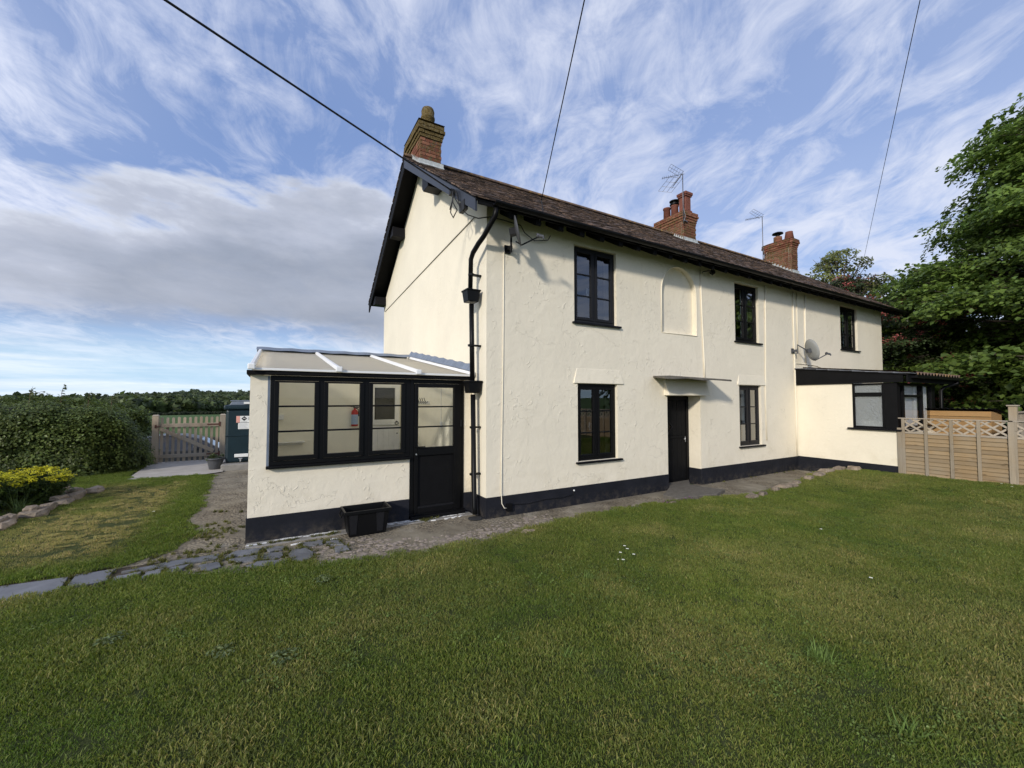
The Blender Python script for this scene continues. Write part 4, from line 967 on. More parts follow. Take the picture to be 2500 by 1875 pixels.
mb = MB(); mb.tube([(-.88, y-.058, .925), (-.88, y-.064, .925)], .012, 8); mb.build('keyhole', 'steel', f)
mb = MB(); mb.box(-.205, -.18, y-.056, y-.048, 1.30, 1.40); mb.build('door_hinge', 'window_dark_grey', f)
mb = MB(); mb.box(DX0, DX1, PY0-.09, PY0-.0, .012, .06); mb.build('threshold', 'window_black', f, bev=.006)
# eaves beam / fascia
mb = MB(); mb.box(PX0-.035, PX1, PY0-.09, PY0+.02, 2.003, 2.055); mb.build('eaves_beam', 'black_timber', porch, bev=.006)
mb = MB(); mb.box(PX0-.035, PX0+.05, PY0+.02, PY1+.1, 2.004, 2.052); mb.build('side_fascia', 'black_timber', porch)
# roof panels and white glazing bars
def pz(y_): return 2.085+(y_-.40)*(2.62-2.085)/(PY1-.40)
bars = [-2.885, -1.93, -.885, -.055]
for a, b in zip(bars[:-1], bars[1:]):
    mb = MB(); mb.prism([(a, .40, pz(.40)), (a, PY1, pz(PY1)), (a, PY1, pz(PY1)-.016), (a, .40, pz(.40)-.016)], (0, 0, 0), (b-a, 0, 0)); mb.build('roof_panel', 'polycarbonate', porch)
mb = MB(); mb.box(bars[0], bars[-1], .385, .405, 2.057, 2.082); mb.build('panel_end_trim', 'white_plastic', porch)
for b_ in bars:
    mb = MB(); wv = .032
    mb.prism([(b_-wv, .37, pz(.37)+.0), (b_+wv, .37, pz(.37)+.0), (b_+wv*.6, .37, pz(.37)+.045), (b_-wv*.6, .37, pz(.37)+.045)], (0, 0, 0), (0, PY1-.39, pz(PY1-.02)-pz(.37)))
    mb.build('glazing_bar', 'white_plastic', porch, bev=.004)
    mb = MB(); mb.box(b_-.040, b_+.040, .34, .372, 2.058, 2.128); mb.build('bar_end_cap', 'white_plastic', porch, bev=.012)
# lead along the top and up against the gable
mb = MB(); o_ = []
nseg = 30
for k_ in range(nseg+1):
    x = -2.95+(2.95-.05)*k_/nseg; wz = .012*math.sin(k_*1.3)
    o_.append([(x, PY1-.12, 2.635+wz*.5), (x, PY1+.0, 2.70+wz*.6), (x, PY1+.18, 2.72+wz*.4), (x, PY1+.24, 2.58)])
V_ = [p for q in o_ for p in q]; mb.add(V_, [(k_*4+j, k_*4+j+1, k_*4+j+5, k_*4+j+4) for k_ in range(nseg) for j in range(3)])
mb.build('lead_capping', 'lead', porch, smooth=False)
mb = MB(); V_ = []
for k_ in range(nseg+1):
    y_ = .42+(PY1-.42)*k_/nseg; wz = .010*math.sin(k_*1.7)
    V_ += [(-.004, y_, pz(y_)+.155+wz), (-.02, y_, pz(y_)+.14+wz), (-.075-.01*math.sin(k_*2.1), y_, pz(y_)+.055)]
mb.add(V_, [(k_*3+j, k_*3+j+3, k_*3+j+4, k_*3+j+1) for k_ in range(nseg) for j in range(2)]); mb.build('wall_flashing', 'lead', porch)
# inside the porch
sd_ = thing('stable_door', 'white boarded stable door with a dark glazed top inside the porch', 'door', (-.56, PY1-.03, .02))
mb = MB(); mb.box(-.86, -.27, PY1-.05, PY1-.002, .02, 1.14); mb.build('lower_leaf', 'white_paint', sd_, bev=.004)
mb = MB()
for k_ in range(5): mb.box(-.85+k_*.115, -.742+k_*.115, PY1-.058, PY1-.051, .05, 1.12)
mb.build('door_boards', 'white_paint', sd_, bev=.002)
mb = MB(); mb.box(-.86, -.80, PY1-.05, PY1-.002, 1.16, 2.03).box(-.37, -.27, PY1-.05, PY1-.002, 1.16, 2.03).box(-.80, -.37, PY1-.05, PY1-.002, 1.96, 2.03).box(-.80, -.37, PY1-.05, PY1-.002, 1.16, 1.28); mb.build('upper_leaf', 'white_paint', sd_, bev=.004)
mb = MB(); mb.box(-.80, -.37, PY1-.035, PY1-.03, 1.28, 1.96); mb.build('door_pane', 'clear_glass', sd_)
mb = MB(); mb.box(-.80, -.37, PY1-.012, PY1-.003, 1.28, 1.96); mb.build('dark_backing', 'room_dark', sd_)
mb = MB(); mb.tube([(-.335+.035*math.cos(a), PY1-.062, 1.20+.035*math.sin(a)) for a in np.linspace(0, 6.28, 14)], .006, 6, False).tube([(-.335, PY1-.05, 1.235), (-.335, PY1-.068, 1.235)], .016, 8); mb.build('ring_handle', 'black_plastic', sd_)
mb = MB(); mb.tube([(-.325, PY1-.058, .98), (-.325, PY1-.064, .98)], .014, 8); mb.build('keyhole', 'black_plastic', sd_)
ext = thing('fire_extinguisher', 'red fire extinguisher hanging on the back wall inside the porch', 'fire extinguisher', (-1.2, PY1-.08, 1.16))
mb = MB(); mb.lathe((-1.2, PY1-.075, 1.16), [(.06, 0), (.068, .012), (.068, .28), (.055, .32), (.02, .345), (.02, .37)], 18); mb.build('cylinder_body', 'red_enamel', ext, smooth=True)
mb = MB(); mb.lathe((-1.2, PY1-.075, 1.20), [(.0692, 0), (.0692, .20)], 18, False); mb.build('extinguisher_label', 'label_blue', ext, smooth=True)
mb = MB(); mb.box(-1.23, -1.12, PY1-.085, PY1-.065, 1.53, 1.55).box(-1.28, -1.20, PY1-.082, PY1-.068, 1.555, 1.57).tube([(-1.2, PY1-.075, 1.54), (-1.13, PY1-.1, 1.50), (-1.125, PY1-.1, 1.36)], .009, 6); mb.build('extinguisher_valve', 'black_plastic', ext)
mb = MB(); mb.box(-2.62, -2.12, PY1-.12, PY1-.002, .875, .895).box(-2.60, -2.15, PY1-.03, PY1-.003, .83, .874); tag(mb.build('wall_shelf', 'white_paint', bev=.003), 'small white shelf low on the back wall inside the porch', 'shelf')
mb = MB(); mb.box(-2.62, -2.48, PY1-.06, PY1-.002, 1.32, 1.42); tag(mb.build('meter_box', 'white_plastic', bev=.006), 'small white box on the porch back wall behind the left window', 'box')
hk = thing('coat_hooks', 'white rail with dark curved coat hooks seen through the porch door glass', 'coat hooks', (-.125, 2.5, 1.64))
mb = MB(); mb.box(-.14, -.126, 2.1, 2.9, 1.62, 1.68); mb.build('hook_rail', 'white_paint', hk, bev=.003)
for k_ in range(6):
    yk = 2.18+k_*.13; mb = MB(); mb.tube([(-.14, yk, 1.67), (-.19, yk, 1.63), (-.20, yk, 1.68), (-.22, yk, 1.74)], .006, 5); mb.build('hook', 'black_plastic', hk)
mb = MB(); mb.box(-.145, -.126, 1.45, 1.53, 1.22, 1.32).tube([(-.135, 1.49, 1.32), (-.135, 1.49, 1.95)], .007, 5); tag(mb.build('light_switch', 'white_plastic', bev=.003), 'white switch with a surface cable on the inner wall of the porch', 'switch')

# ------------------------------------------------------------------ recycling box
bx = thing('recycling_box', 'black plastic recycling box standing on the path against the porch', 'box', (-1.6, .24, .005))
def tray(mb, x0, x1, y0, y1, z0, z1, fl, th):
    o_ = [(x0+fl, y0+fl*.6, z0), (x1-fl, y0+fl*.6, z0), (x1-fl, y1-fl*.6, z0), (x0+fl, y1-fl*.6, z0), (x0, y0, z1), (x1, y0, z1), (x1, y1, z1), (x0, y1, z1)]
    i_ = [(x0+fl+th, y0+fl*.6+th, z0+th), (x1-fl-th, y0+fl*.6+th, z0+th), (x1-fl-th, y1-fl*.6-th, z0+th), (x0+fl+th, y1-fl*.6-th, z0+th), (x0+th, y0+th, z1), (x1-th, y0+th, z1), (x1-th, y1-th, z1), (x0+th, y1-th, z1)]
    mb.add(o_+i_, [(0, 3, 2, 1), (0, 1, 5, 4), (1, 2, 6, 5), (2, 3, 7, 6), (3, 0, 4, 7), (8, 9, 10, 11), (8, 12, 13, 9), (9, 13, 14, 10), (10, 14, 15, 11), (11, 15, 12, 8), (4, 5, 13, 12), (5, 6, 14, 13), (6, 7, 15, 14), (7, 4, 12, 15)])
mb = MB(); tray(mb, -1.86, -1.33, .09, .42, .006, .315, .045, .008); mb.build('box_body', 'black_plastic', bx, bev=.006)
mb = MB(); 
mb.box(-1.88, -1.31, .07, .092, .285, .325).box(-1.88, -1.31, .418, .44, .285, .325).box(-1.88, -1.858, .092, .418, .285, .325).box(-1.332, -1.31, .092, .418, .285, .325); mb.build('box_rim', 'black_plastic', bx, bev=.005)
mb = MB()
for x_ in (-1.77, -1.45):
    mb.add([(x_-.05, .098, .28), (x_+.05, .098, .28), (x_+.035, .112, .04), (x_-.035, .112, .04), (x_-.05, .088, .28), (x_+.05, .088, .28), (x_+.035, .105, .04), (x_-.035, .105, .04)], [(4, 5, 6, 7), (0, 4, 7, 3), (1, 2, 6, 5), (0, 1, 5, 4), (3, 7, 6, 2)])
mb.build('box_rib', 'window_dark_grey', bx)
mb = MB(); mb.tube([(-1.885, .17, .30), (-1.905, .17, .25), (-1.905, .33, .25), (-1.885, .33, .30)], .009, 6); mb.build('handle', 'black_plastic', bx)

# ------------------------------------------------------------------ satellite dishes
def dish(name, label, wallp, c, n, r, arm, mats):
    t_ = thing(name, label, 'satellite dish', wallp, 'satellite dishes on the front wall')
    n = Vector(n).normalized(); up = Vector((0, 0, 1)); sx = n.cross(up).normalized(); uy = sx.cross(n)
    mb = MB(); c = Vector(c); K = 24; rr = [0, .35, .7, 1.0]
    for back in (0, 1):
        o = len(mb.v)
        for q in rr:
            for k_ in range(K):
                a = 2*math.pi*k_/K; p = c+sx*(math.cos(a)*q*r)+uy*(math.sin(a)*q*r*1.08)+n*(.16*r*(q*q)-back*.008)
                mb.v.append(tuple(p))
        for i in range(3):
            for k_ in range(K):
                a_ = o+i*K+k_; b_ = o+i*K+(k_+1) % K; mb.f.append((a_, b_, b_+K, a_+K) if not back else (a_, a_+K, b_+K, b_))
    o = 0; B = 4*K
    for k_ in range(K): mb.f.append((3*K+k_, 3*K+(k_+1) % K, B+3*K+(k_+1) % K, B+3*K+k_))
    mb.build('reflector', mats[0], t_, smooth=True)
    w_ = Vector(wallp); mb = MB(); mb.box(w_.x-.05, w_.x+.05, w_.y-.02, w_.y+.0, w_.z-.06, w_.z+.06)
    mb.bar(w_-Vector((0, .02, 0)), w_-Vector((0, .12, 0)), .05, .05); mb.tube([w_-Vector((0, .12, .08)), w_-Vector((0, .12, -.14)), c-n*.06], .016, 8); mb.bar(c-n*.09, c-n*.0, .09, .1); mb.build('wall_bracket', mats[1], t_, bev=.003)
    low = c-uy*(r*1.05)+n*.04; lnb = c+n*arm-uy*r*.72
    mb = MB(); mb.tube([c-n*.03-uy*r*.7, low, lnb], .011, 8); mb.build('feed_arm', mats[1], t_, smooth=True)
    mb = MB(); d = (c-lnb).normalized(); mb.tube([lnb-d*.05, lnb+d*.02], .024, 10).tube([lnb+d*.02, lnb+d*.05], .032, 10).tube([lnb+sx*.02-d*.05, lnb+sx*.02-d*.05-Vector((0, 0, .04))], .014, 6); mb.build('feed_horn', mats[2], t_, smooth=False)
    return t_
dish('satellite_dish', 'dark grey satellite dish seen edge-on high on the corner by the downpipe', (.34, -.005, 3.95), (.28, -.36, 4.09), (.85, -.52, .22), .20, .32, ('dish_grey', 'black_plastic', 'dish_grey'))
dish('satellite_dish', 'round pale grey satellite dish above the low side extension', (8.36, -.005, 2.90), (8.60, -.30, 2.90), (.80, -.55, .25), .25, .36, ('dish_light', 'dish_grey', 'dish_grey'))
mb = MB(); mb.tube([(8.5, -.012, 2.6), (8.9, -.012, 2.60), (9.5, -.012, 2.585), (9.9, -.012, 2.52)], .01, 5); mb.build('loose_cable', 'cream_render_smooth', cottage)

# ------------------------------------------------------------------ aerials
def aerial(label, base, top, grid):
    t_ = thing('television_aerial', label, 'aerial', base, 'television aerials by the chimneys')
    mb = MB(); mb.tube([base, top], .014, 8); mb.build('mast', 'antenna_metal', t_, smooth=True)
    T = Vector(top); d = Vector((-.80, .55, -.16)).normalized(); s_ = d.cross(Vector((0, 0, 1))).normalized()
    mb = MB(); mb.tube([T+d*-.05, T+d*.62], .008, 6)
    for k_ in range(9):
        p = T+d*(.14+k_*.058); mb.tube([p-s_*.065+Vector((0, 0, .02)), p+s_*.065+Vector((0, 0, .02))], .004, 4).tube([p-s_*.05-Vector((0, 0, .02)), p+s_*.05-Vector((0, 0, .02))], .004, 4)
    mb.build('director_boom', 'antenna_metal', t_)
    up_ = s_.cross(d).normalized()
    if up_.z < 0: up_ = -up_
    for sg in (1, -1):
        mb = MB(); e = (d*.32+up_*sg*.30)
        for q in (-.16, 0, .16): mb.tube([T+d*.02+s_*q, T+d*.02+s_*q+e], .0045, 4)
        for q in np.linspace(.05, 1, 6): mb.tube([T+d*.02-s_*.16+e*q, T+d*.02+s_*.16+e*q], .0038, 4)
        mb.build('reflector_grid', 'antenna_metal', t_)
        if not grid: break
    if grid:
        mb = MB(); z_ = .15; e2 = Vector((-.15, .3, -.35))
        for q in range(4): mb.tube([T+Vector((0, 0, -.12))+e2*(q/3.), T+Vector((0, 0, -.12))+e2*(q/3.)+Vector((-.25, .28, .10))], .005, 4)
        for q in range(4): mb.tube([T+Vector((0, 0, -.12))+Vector((-.25, .28, .10))*(q/3.), T+Vector((0, 0, -.12))+Vector((-.25, .28, .10))*(q/3.)+e2], .005, 4)
        mb.build('grid_array', 'antenna_metal', t_)
    mb = MB(); mb.bar(Vector(base)+Vector((0, 0, .1)), Vector(base)+Vector((.25, .05, .1)), .03, .03).bar(Vector(base)+Vector((0, 0, .32)), Vector(base)+Vector((.25, .05, .32)), .03, .03).tube([Vector(base)+Vector((.02, 0, .05)), Vector(base)+Vector((.06, -.03, .2)), Vector(base)+Vector((.01, 0, .5))], .009, 5); mb.build('mast_bracket', 'antenna_metal', t_)
aerial('television aerial with a grid reflector on the middle chimney', (7.98, 2.74, 7.05), (7.98, 2.74, 8.55), True)
aerial('smaller television aerial on a thin mast left of the far chimney', (13.36, 3.35, 6.95), (13.36, 3.35, 8.68), False)

# ------------------------------------------------------------------ overhead cables and their poles
def cable(label, a, b, r, sag, group):
    a = Vector(a); b = Vector(b); n_ = 40
    pts_ = [a.lerp(b, k_/n_)-Vector((0, 0, sag*4*(k_/n_)*(1-k_/n_))) for k_ in range(n_+1)]
    mb = MB(); mb.tube(pts_, r, 6); return tag(mb.build('overhead_cable', 'cable_black', smooth=True), label, 'cable', group)
cable('thick black overhead cable running up left from the gable corner', (-.36, .39, 4.83), (-35.2, -14, 8.0), .0125, .0, 'overhead cables')
cb = MB(); 
cable('thin overhead cable rising from the gutter near the first chimney', (.76, -.30, 4.68), (-5.73, -14, 8.0), .006, .0, 'overhead cables')
cable('thin overhead cable rising from behind the trees at the right', (24.76, 4.32, 9.13), (-20.5, -14, 8.0), .0075, .0, 'overhead cables')
mb = MB(); mb.tube([(.66, -.40, 4.32), (.74, -.38, 4.46), (.76, -.30, 4.69)], .008, 6); mb.build('cable_bracket', 'cable_black', cottage)
for k_, (x, y) in enumerate(((-35.2, -14.0), (-5.73, -14.0), (-20.5, -14.0))):
    p = thing('utility_pole', ['wooden utility pole far to the left behind the garden', 'wooden utility pole behind the viewer carrying the gutter cable', 'wooden utility pole behind the garden between two others'][k_], 'pole', (x, y, -.1), 'utility poles behind the garden')
    mb = MB(); mb.tube([(x, y, -.2), (x, y, 8.3)], [.14, .10], 10); mb.build('pole_shaft', 'gate_wood', p, smooth=True)
    mb = MB(); mb.bar((x-.35, y, 8.0), (x+.35, y, 8.0), .08, .1); mb.build('cross_arm', 'gate_wood', p)

# ------------------------------------------------------------------ side extension on the right
ext_ = thing('side_extension', 'low cream extension with black framed corner windows and a lean-to roof', 'building', (9.6, -.95, 0))
EX0, EX1, EY = 8.5, 10.75, -1.90
mb = MB(); mb.box(EX0, EX0+.2, -.001, -1.14, -.1, 2.06).box(EX0, EX0+.2, -1.14, EY, -.1, 1.09).box(EX0+.2, EX1, EY, EY+.2, -.1, 1.09).box(EX1-.2, EX1, EY+.2, 0, -.1, 2.06)
mb.build('extension_wall', 'cream_render_smooth', ext_)
mb = MB(); mb.box(EX0-.014, EX0+.05, -.017, EY-.012, -.1, .335).box(EX0+.051, EX1, EY-.012, EY+.05, -.1, .36); mb.build('extension_plinth', 'plinth_paint', ext_, bev=.005)
mb = MB(); mb.box(EX0-.10, EX0-.015, -.30, -1.25, -.05, .10); mb.build('plinth_kerb', 'plinth_paint', ext_, bev=.006)
mb = MB(); mb.box(EX0+.21, EX1-.21, EY+.21, -.01, .15, .2); mb.build('extension_floor', 'concrete', ext_)
mb = MB(); mb.box(EX0+.21, EX1-.21, -.012, -.003, .2, 2.06); mb.build('inner_lining', 'interior_cream', ext_)
# west window
f = MB(); x = EX0+.03
f.box(x-.03, x+.05, -1.145, -1.90+.2, 1.095, 1.135).box(x-.03, x+.05, -1.145, -1.70, 2.02, 2.06).box(x-.03, x+.05, -1.145, -1.185, 1.135, 2.02).box(x-.03, x+.05, -1.70, -1.66, 1.135, 2.02).box(x-.03, x+.05, -1.66, -1.185, 1.80, 1.84)
f = f.build('extension_window', 'window_black', ext_, bev=.003)
p = MB(); p.add([(x, -1.185, 1.135), (x, -1.66, 1.135), (x, -1.66, 1.80), (x, -1.185, 1.80)], [(0, 1, 2, 3)]); p.build('pane', 'frosted_glass', f)
p = MB(); p.add([(x, -1.185, 1.84), (x, -1.66, 1.84), (x, -1.66, 2.02), (x, -1.185, 2.02)], [(0, 1, 2, 3)]); p.build('pane', 'frosted_glass', f)
s_ = MB(); s_.box(x-.035, x-.031, -1.19, -1.655, 1.78, 1.86); s_.build('transom_bead', 'window_black', f)
mb = MB(); mb.box(x-.10, x-.031, -1.06, -1.97, 1.055, 1.092).box(x-.031, EX1+.05, EY-.06, EY-.001, 1.056, 1.091); mb.build('window_sill', 'black_paint', f, bev=.005)
mb = MB(); mb.box(EX0-.005, EX0+.16, -1.703, EY-.006, 1.093, 2.06); mb.build('corner_post', 'black_timber', ext_, bev=.004)
# south window: fixed, casement, fixed
f = MB(); y = EY+.04
f.box(EX0+.16, EX1, y-.03, y+.04, 1.095, 1.135).box(EX0+.16, EX1, y-.03, y+.04, 2.01, 2.06)
for xa in (8.90, 9.95, 10.55): f.box(xa-.035, xa+.035, y-.035, y+.045, 1.135, 2.01)
f.box(10.56, EX1, y-.03, y+.05, 1.135, 2.01); f.box(8.935, 9.915, y-.035, y+.03, 1.76, 1.81)
f = f.build('extension_window', 'window_black', ext_, bev=.003)
for (a, b, c, d) in ((8.66, 8.865, 1.135, 2.01), (8.935, 9.915, 1.135, 1.76), (8.935, 9.915, 1.81, 2.01), (9.985, 10.515, 1.135, 2.01)):
    p = MB(); p.add([(a, y, c), (b, y, c), (b, y, d), (a, y, d)], [(0, 1, 2, 3)]); p.build('pane', 'clear_glass', f)
for (a, b) in ((8.72, 8.95), (9.75, 10.0), (10.1, 10.5)):
    q = MB(); n_ = 18; o_ = [(a+(b-a)*k_/n_, EY+.11+.02*math.sin(k_*2)) for k_ in range(n_+1)]
    q.add([(p_[0], p_[1], 1.1) for p_ in o_]+[(p_[0], p_[1], 2.0) for p_ in o_], [(k_, k_+1, n_+2+k_, n_+1+k_) for k_ in range(n_)]); q.build('curtain', 'curtain', f, smooth=True)
q = MB(); q.box(8.95, 9.9, EY+.12, EY+.13, 1.1, 2.0); q.build('blind', 'curtain', f)
# roof: boarded cheek, slates, pantile edge
mb = MB(); xw = EX0-.045
mb.prism([(xw, -.012, 2.065), (xw, -2.02, 2.065), (xw, -2.02, 2.22), (xw, -.012, 2.44)], (0, 0, 0), (.04, 0, 0)); mb.build('cheek_board', 'black_timber', ext_)
mb = MB(); mb.box(xw-.008, xw-.001, -.02, -2.03, 2.13, 2.145); mb.prism([(xw-.02, -.02, 2.44), (xw-.02, -2.04, 2.215), (xw-.02, -2.04, 2.24), (xw-.02, -.02, 2.465)], (0, 0, 0), (.06, 0, 0)); mb.build('cheek_trim', 'black_timber', ext_)
rp = MB(); rp.prism([(EX0-.04, -.005, 2.46), (EX0-.04, -2.10, 2.225), (EX0-.04, -2.10, 2.205), (EX0-.04, -.005, 2.44)], (0, 0, 0), (3.0, 0, 0)); rp = rp.build('extension_roof', 'black_timber', ext_)
for k_ in range(9):
    for i in range(2):
        y_ = -.03-i*1.02-.0; 
    ya_ = -.02-k_*.232; z_ = 2.462+(ya_)*.112
    mb = MB(); dz_ = rnd.uniform(0, .012)
    mb.prism([(EX0-.075-rnd.uniform(0, .02), ya_, z_+.004), (EX0-.06, ya_-.26, z_-.02+dz_), (EX0-.06, ya_-.26, z_-.005+dz_), (EX0-.075, ya_, z_+.018)], (0, 0, 0), (.34, 0, 0)); mb.build('roof_slate', 'slate', rp)
for k_ in range(15):
    xa = EX0+.29+k_*.185
    if xa > 11.45: break
    mb = MB(); pr = []
    for q in range(9): t_ = q/8; pr.append((t_*.18, .030*math.cos(t_*2*math.pi)))
    n_ = len(pr)
    V_ = [(xa+p[0], -.02, 2.49+p[1]) for p in pr]+[(xa+p[0], -2.13, 2.255+p[1]) for p in pr]+[(xa+p[0], -2.13, 2.24+p[1]) for p in pr]
    mb.add(V_, [(i, i+1, n_+i+1, n_+i) for i in range(n_-1)]+[(n_+i, n_+i+1, 2*n_+i+1, 2*n_+i) for i in range(n_-1)]); mb.build('pantile_row', 'ridge_tile', rp, smooth=True)
mb = MB(); mb.box(8.6, 11.5, -2.18, -2.10, 2.15, 2.19).box(8.6, 11.5, -2.20, -2.18, 2.15, 2.21); mb.build('extension_gutter', 'black_plastic', ext_)
mb = MB(); mb.box(8.46, 11.4, -2.10, -2.07, 2.062, 2.20); mb.build('extension_fascia', 'black_timber', ext_)
mb = MB(); mb.tube([(11.3, -2.14, 2.16), (11.3, -2.13, 2.08), (11.05, -1.98, 2.0), (10.96, -1.94, 1.92), (10.96, -1.94, .3)], .034, 8); mb.build('extension_downpipe', 'black_plastic', ext_, smooth=True)
mb = MB(); mb.box(8.65, 8.66, -1.25, -1.6, 1.11, 1.24).box(8.66, 8.9, -1.25, -1.62, 1.10, 1.12); mb.build('window_ledge_item', 'white_paint', ext_)

# ------------------------------------------------------------------ fence on the right
FX = 8.52
fence = thing('garden_fence', 'brown timber panel fence with a lattice top beside the lawn', 'fence', (FX, -4, .1))
sl_me = {}
def fpart(name, mb, mat, **k): return mb.build(name, mat, fence, **k)
yy = -1.95; panel = 0
while yy > -13.2:
    L = 1.45; y0, y1 = yy-L, yy; hgt = float(lawn_h(8.4, (y0+y1)/2))-.02; zt = 1.335
    for k_ in range(11):
        za = hgt+.0+k_*(1.02-hgt)/11; zb = hgt+(k_+1)*(1.02-hgt)/11+.008
        mb = MB(); j = rnd.uniform(-.002, .002); wv = rnd.uniform(-.006, .006)
        mb.add([(FX-.022+j, y0, za+wv), (FX-.022+j, y1, za), (FX+.0, y0, zb), (FX+.0, y1, zb), (FX+.008, y0, za), (FX+.008, y1, za), (FX+.008, y0, zb), (FX+.008, y1, zb)], [(0, 1, 3, 2), (4, 6, 7, 5), (0, 4, 5, 1), (2, 3, 7, 6), (0, 2, 6, 4), (1, 5, 7, 3)])
        fpart('slat', mb, 'fence_board')
    mb = MB(); mb.box(FX-.02, FX+.02, y0, y1, 1.02, 1.055); fpart('rail', mb, 'fence_lattice')
    mb = MB(); mb.box(FX-.035, FX+.03, y0-.04, y1+.04, zt-.018, zt); fpart('capping_rail', mb, 'fence_lattice', bev=.003)
    for k_ in range(4):
        yb_ = y1-.02-k_*(L-.04)/4 if k_ else y1-.0
        if k_ == 0: yb_ = y1-.035
        mb = MB(); mb.box(FX-.04, FX-.016, yb_-.024, yb_+.024, hgt, zt-.02); fpart('batten', mb, 'fence_batten', bev=.003)
    # diagonal lattice: front layer falls towards the viewer, rear layer crosses it
    pitch = .185; H = zt-.018-1.055
    for sgn, xo in ((1, -.010), (-1, .004)):
        s0 = y0-H*1.35
        q = s0
        while q < y1+H*1.35:
            # strip from (q, z=1.055) to (q+sgn*H*1.35, z=top)
            ya_, za_, yb_, zb_ = q, 1.057, q+sgn*H*1.3, zt-.02
            def clip(yv, zv, lo, hi, ya_=ya_, za_=za_, yb_=yb_, zb_=zb_):
                yc = min(max(yv, lo), hi); return yc, za_+(zb_-za_)*(yc-ya_)/(yb_-ya_)
            if max(ya_, yb_) > y0+.03 and min(ya_, yb_) < y1-.03:
                A_ = clip(ya_, za_, y0+.02, y1-.02); B_ = clip(yb_, zb_, y0+.02, y1-.02)
                if abs(A_[0]-B_[0]) > .03:
                    mb = MB(); mb.bar((FX+xo, A_[0], A_[1]), (FX+xo, B_[0], B_[1]), .030, .012, (1, 0, 0)); fpart('lattice_strip', mb, 'fence_lattice')
            q += pitch
    mb = MB(); mb.box(FX-.045, FX+.04, y0-.045, y0+.022, hgt-.1, zt-.022); fpart('fence_post', mb, 'fence_batten', bev=.004)
    yy = y0-.02; panel += 1
mb = MB(); mb.box(FX-.055, FX+.02, -1.965, -1.895, .05, 1.13); fpart('fence_post', mb, 'fence_batten', bev=.004)
# second fence beyond, at right angles, with the tall capped post
f2 = thing('rear_fence', 'weathered grey fence with a tall capped post behind the lattice fence', 'fence', (9.6, -3.42, .1))
mb = MB(); mb.box(8.66, 8.76, -3.46, -3.36, .0, 1.585); mb.build('fence_post', 'fence_batten', f2, bev=.004)
mb = MB(); mb.box(8.64, 8.78, -3.48, -3.34, 1.587, 1.61); mb.build('post_cap', 'fence_lattice', f2, bev=.004)
for k_ in range(22):
    xa = 8.78+k_*.145; mb = MB(); mb.box(xa, xa+.138, -3.43, -3.415, .1, 1.46+rnd.uniform(-.004, .004)); mb.build('fence_board', 'gate_wood', f2)
for z_ in (.4, 1.30): mb = MB(); mb.box(8.77, 11.9, -3.46, -3.432, z_, z_+.07); mb.build('rail', 'gate_wood', f2)
mb = MB(); mb.box(8.77, 11.9, -3.47, -3.40, 1.468, 1.49); mb.build('capping_rail', 'gate_wood', f2)
# log store with corrugated lid
ls = thing('log_store', 'new timber store with a black corrugated lid behind the fence', 'store', (10.9, -2.2, .1))
for k_ in range(11):
    z_ = .14+k_*.12; mb = MB(); mb.box(10.5, 10.52, -2.80, -1.56, z_, z_+.112); mb.build('board', 'new_wood', ls, bev=.003)
mb = MB(); mb.box(10.521, 11.3, -2.80, -2.77, .12, 1.45).box(10.521, 11.3, -1.59, -1.56, .12, 1.45).box(11.27, 11.3, -2.77, -1.59, .12, 1.3); mb.build('side_panel', 'new_wood', ls)
mb = MB(); n_ = 60; V_ = []
for k_ in range(n_+1):
    y_ = -2.88+1.38*k_/n_; zo = .014*math.cos(k_*2*math.pi/4)
    V_ += [(10.42, y_, 1.515+zo), (11.4, y_, 1.40+zo), (10.42, y_, 1.505+zo), (11.4, y_, 1.39+zo)]
mb.add(V_, [(k_*4, k_*4+4, k_*4+5, k_*4+1) for k_ in range(n_)]+[(k_*4+2, k_*4+3, k_*4+7, k_*4+6) for k_ in range(n_)]+[(k_*4, k_*4+2, k_*4+6, k_*4+4) for k_ in range(n_)]); mb.build('corrugated_lid', 'black_plastic', ls, smooth=True)

# ------------------------------------------------------------------ gate
GY = 8.95
gate = thing('picket_gate', 'weathered timber picket gate with a diagonal brace between two posts', 'gate', (-4.63, GY, 0))
for xa in (-5.43, -3.96):
    mb = MB(); mb.box(xa, xa+.135, GY-.07, GY+.07, -.05, 1.27); mb.build('gate_post', 'gate_wood', gate, bev=.006)
    mb = MB(); mb.add([(xa-.006, GY-.078, 1.272), (xa+.141, GY-.078, 1.272), (xa+.141, GY+.078, 1.272), (xa-.006, GY+.078, 1.272), (xa+.02, GY-.05, 1.305), (xa+.115, GY-.05, 1.305), (xa+.115, GY+.05, 1.305), (xa+.02, GY+.05, 1.305)], [(0, 3, 2, 1), (4, 5, 6, 7), (0, 1, 5, 4), (1, 2, 6, 5), (2, 3, 7, 6), (3, 0, 4, 7)]); mb.build('post_cap', 'fence_lattice', gate)
gx0, gx1 = -5.28, -3.99
for k_ in range(11):
    x = gx0+.01+k_*(gx1-gx0-.08)/10; ht = 1.235+rnd.uniform(-.02, .02)
    mb = MB(); mb.prism([(x, GY+.022, .03), (x+.062, GY+.022, .03), (x+.062, GY+.022, ht-.02), (x+.045, GY+.022, ht), (x+.017, GY+.022, ht), (x, GY+.022, ht-.02)], (0, 0, 0), (0, .02, 0)); mb.build('picket', 'gate_wood', gate, bev=.002)
mb = MB(); mb.box(gx0, gx1, GY-.03, GY+.02, .96, 1.06); mb.build('rail', 'gate_wood', gate, bev=.004)
mb = MB(); mb.box(gx0, gx1, GY-.03, GY+.02, .14, .235); mb.build('rail', 'gate_wood', gate, bev=.004)
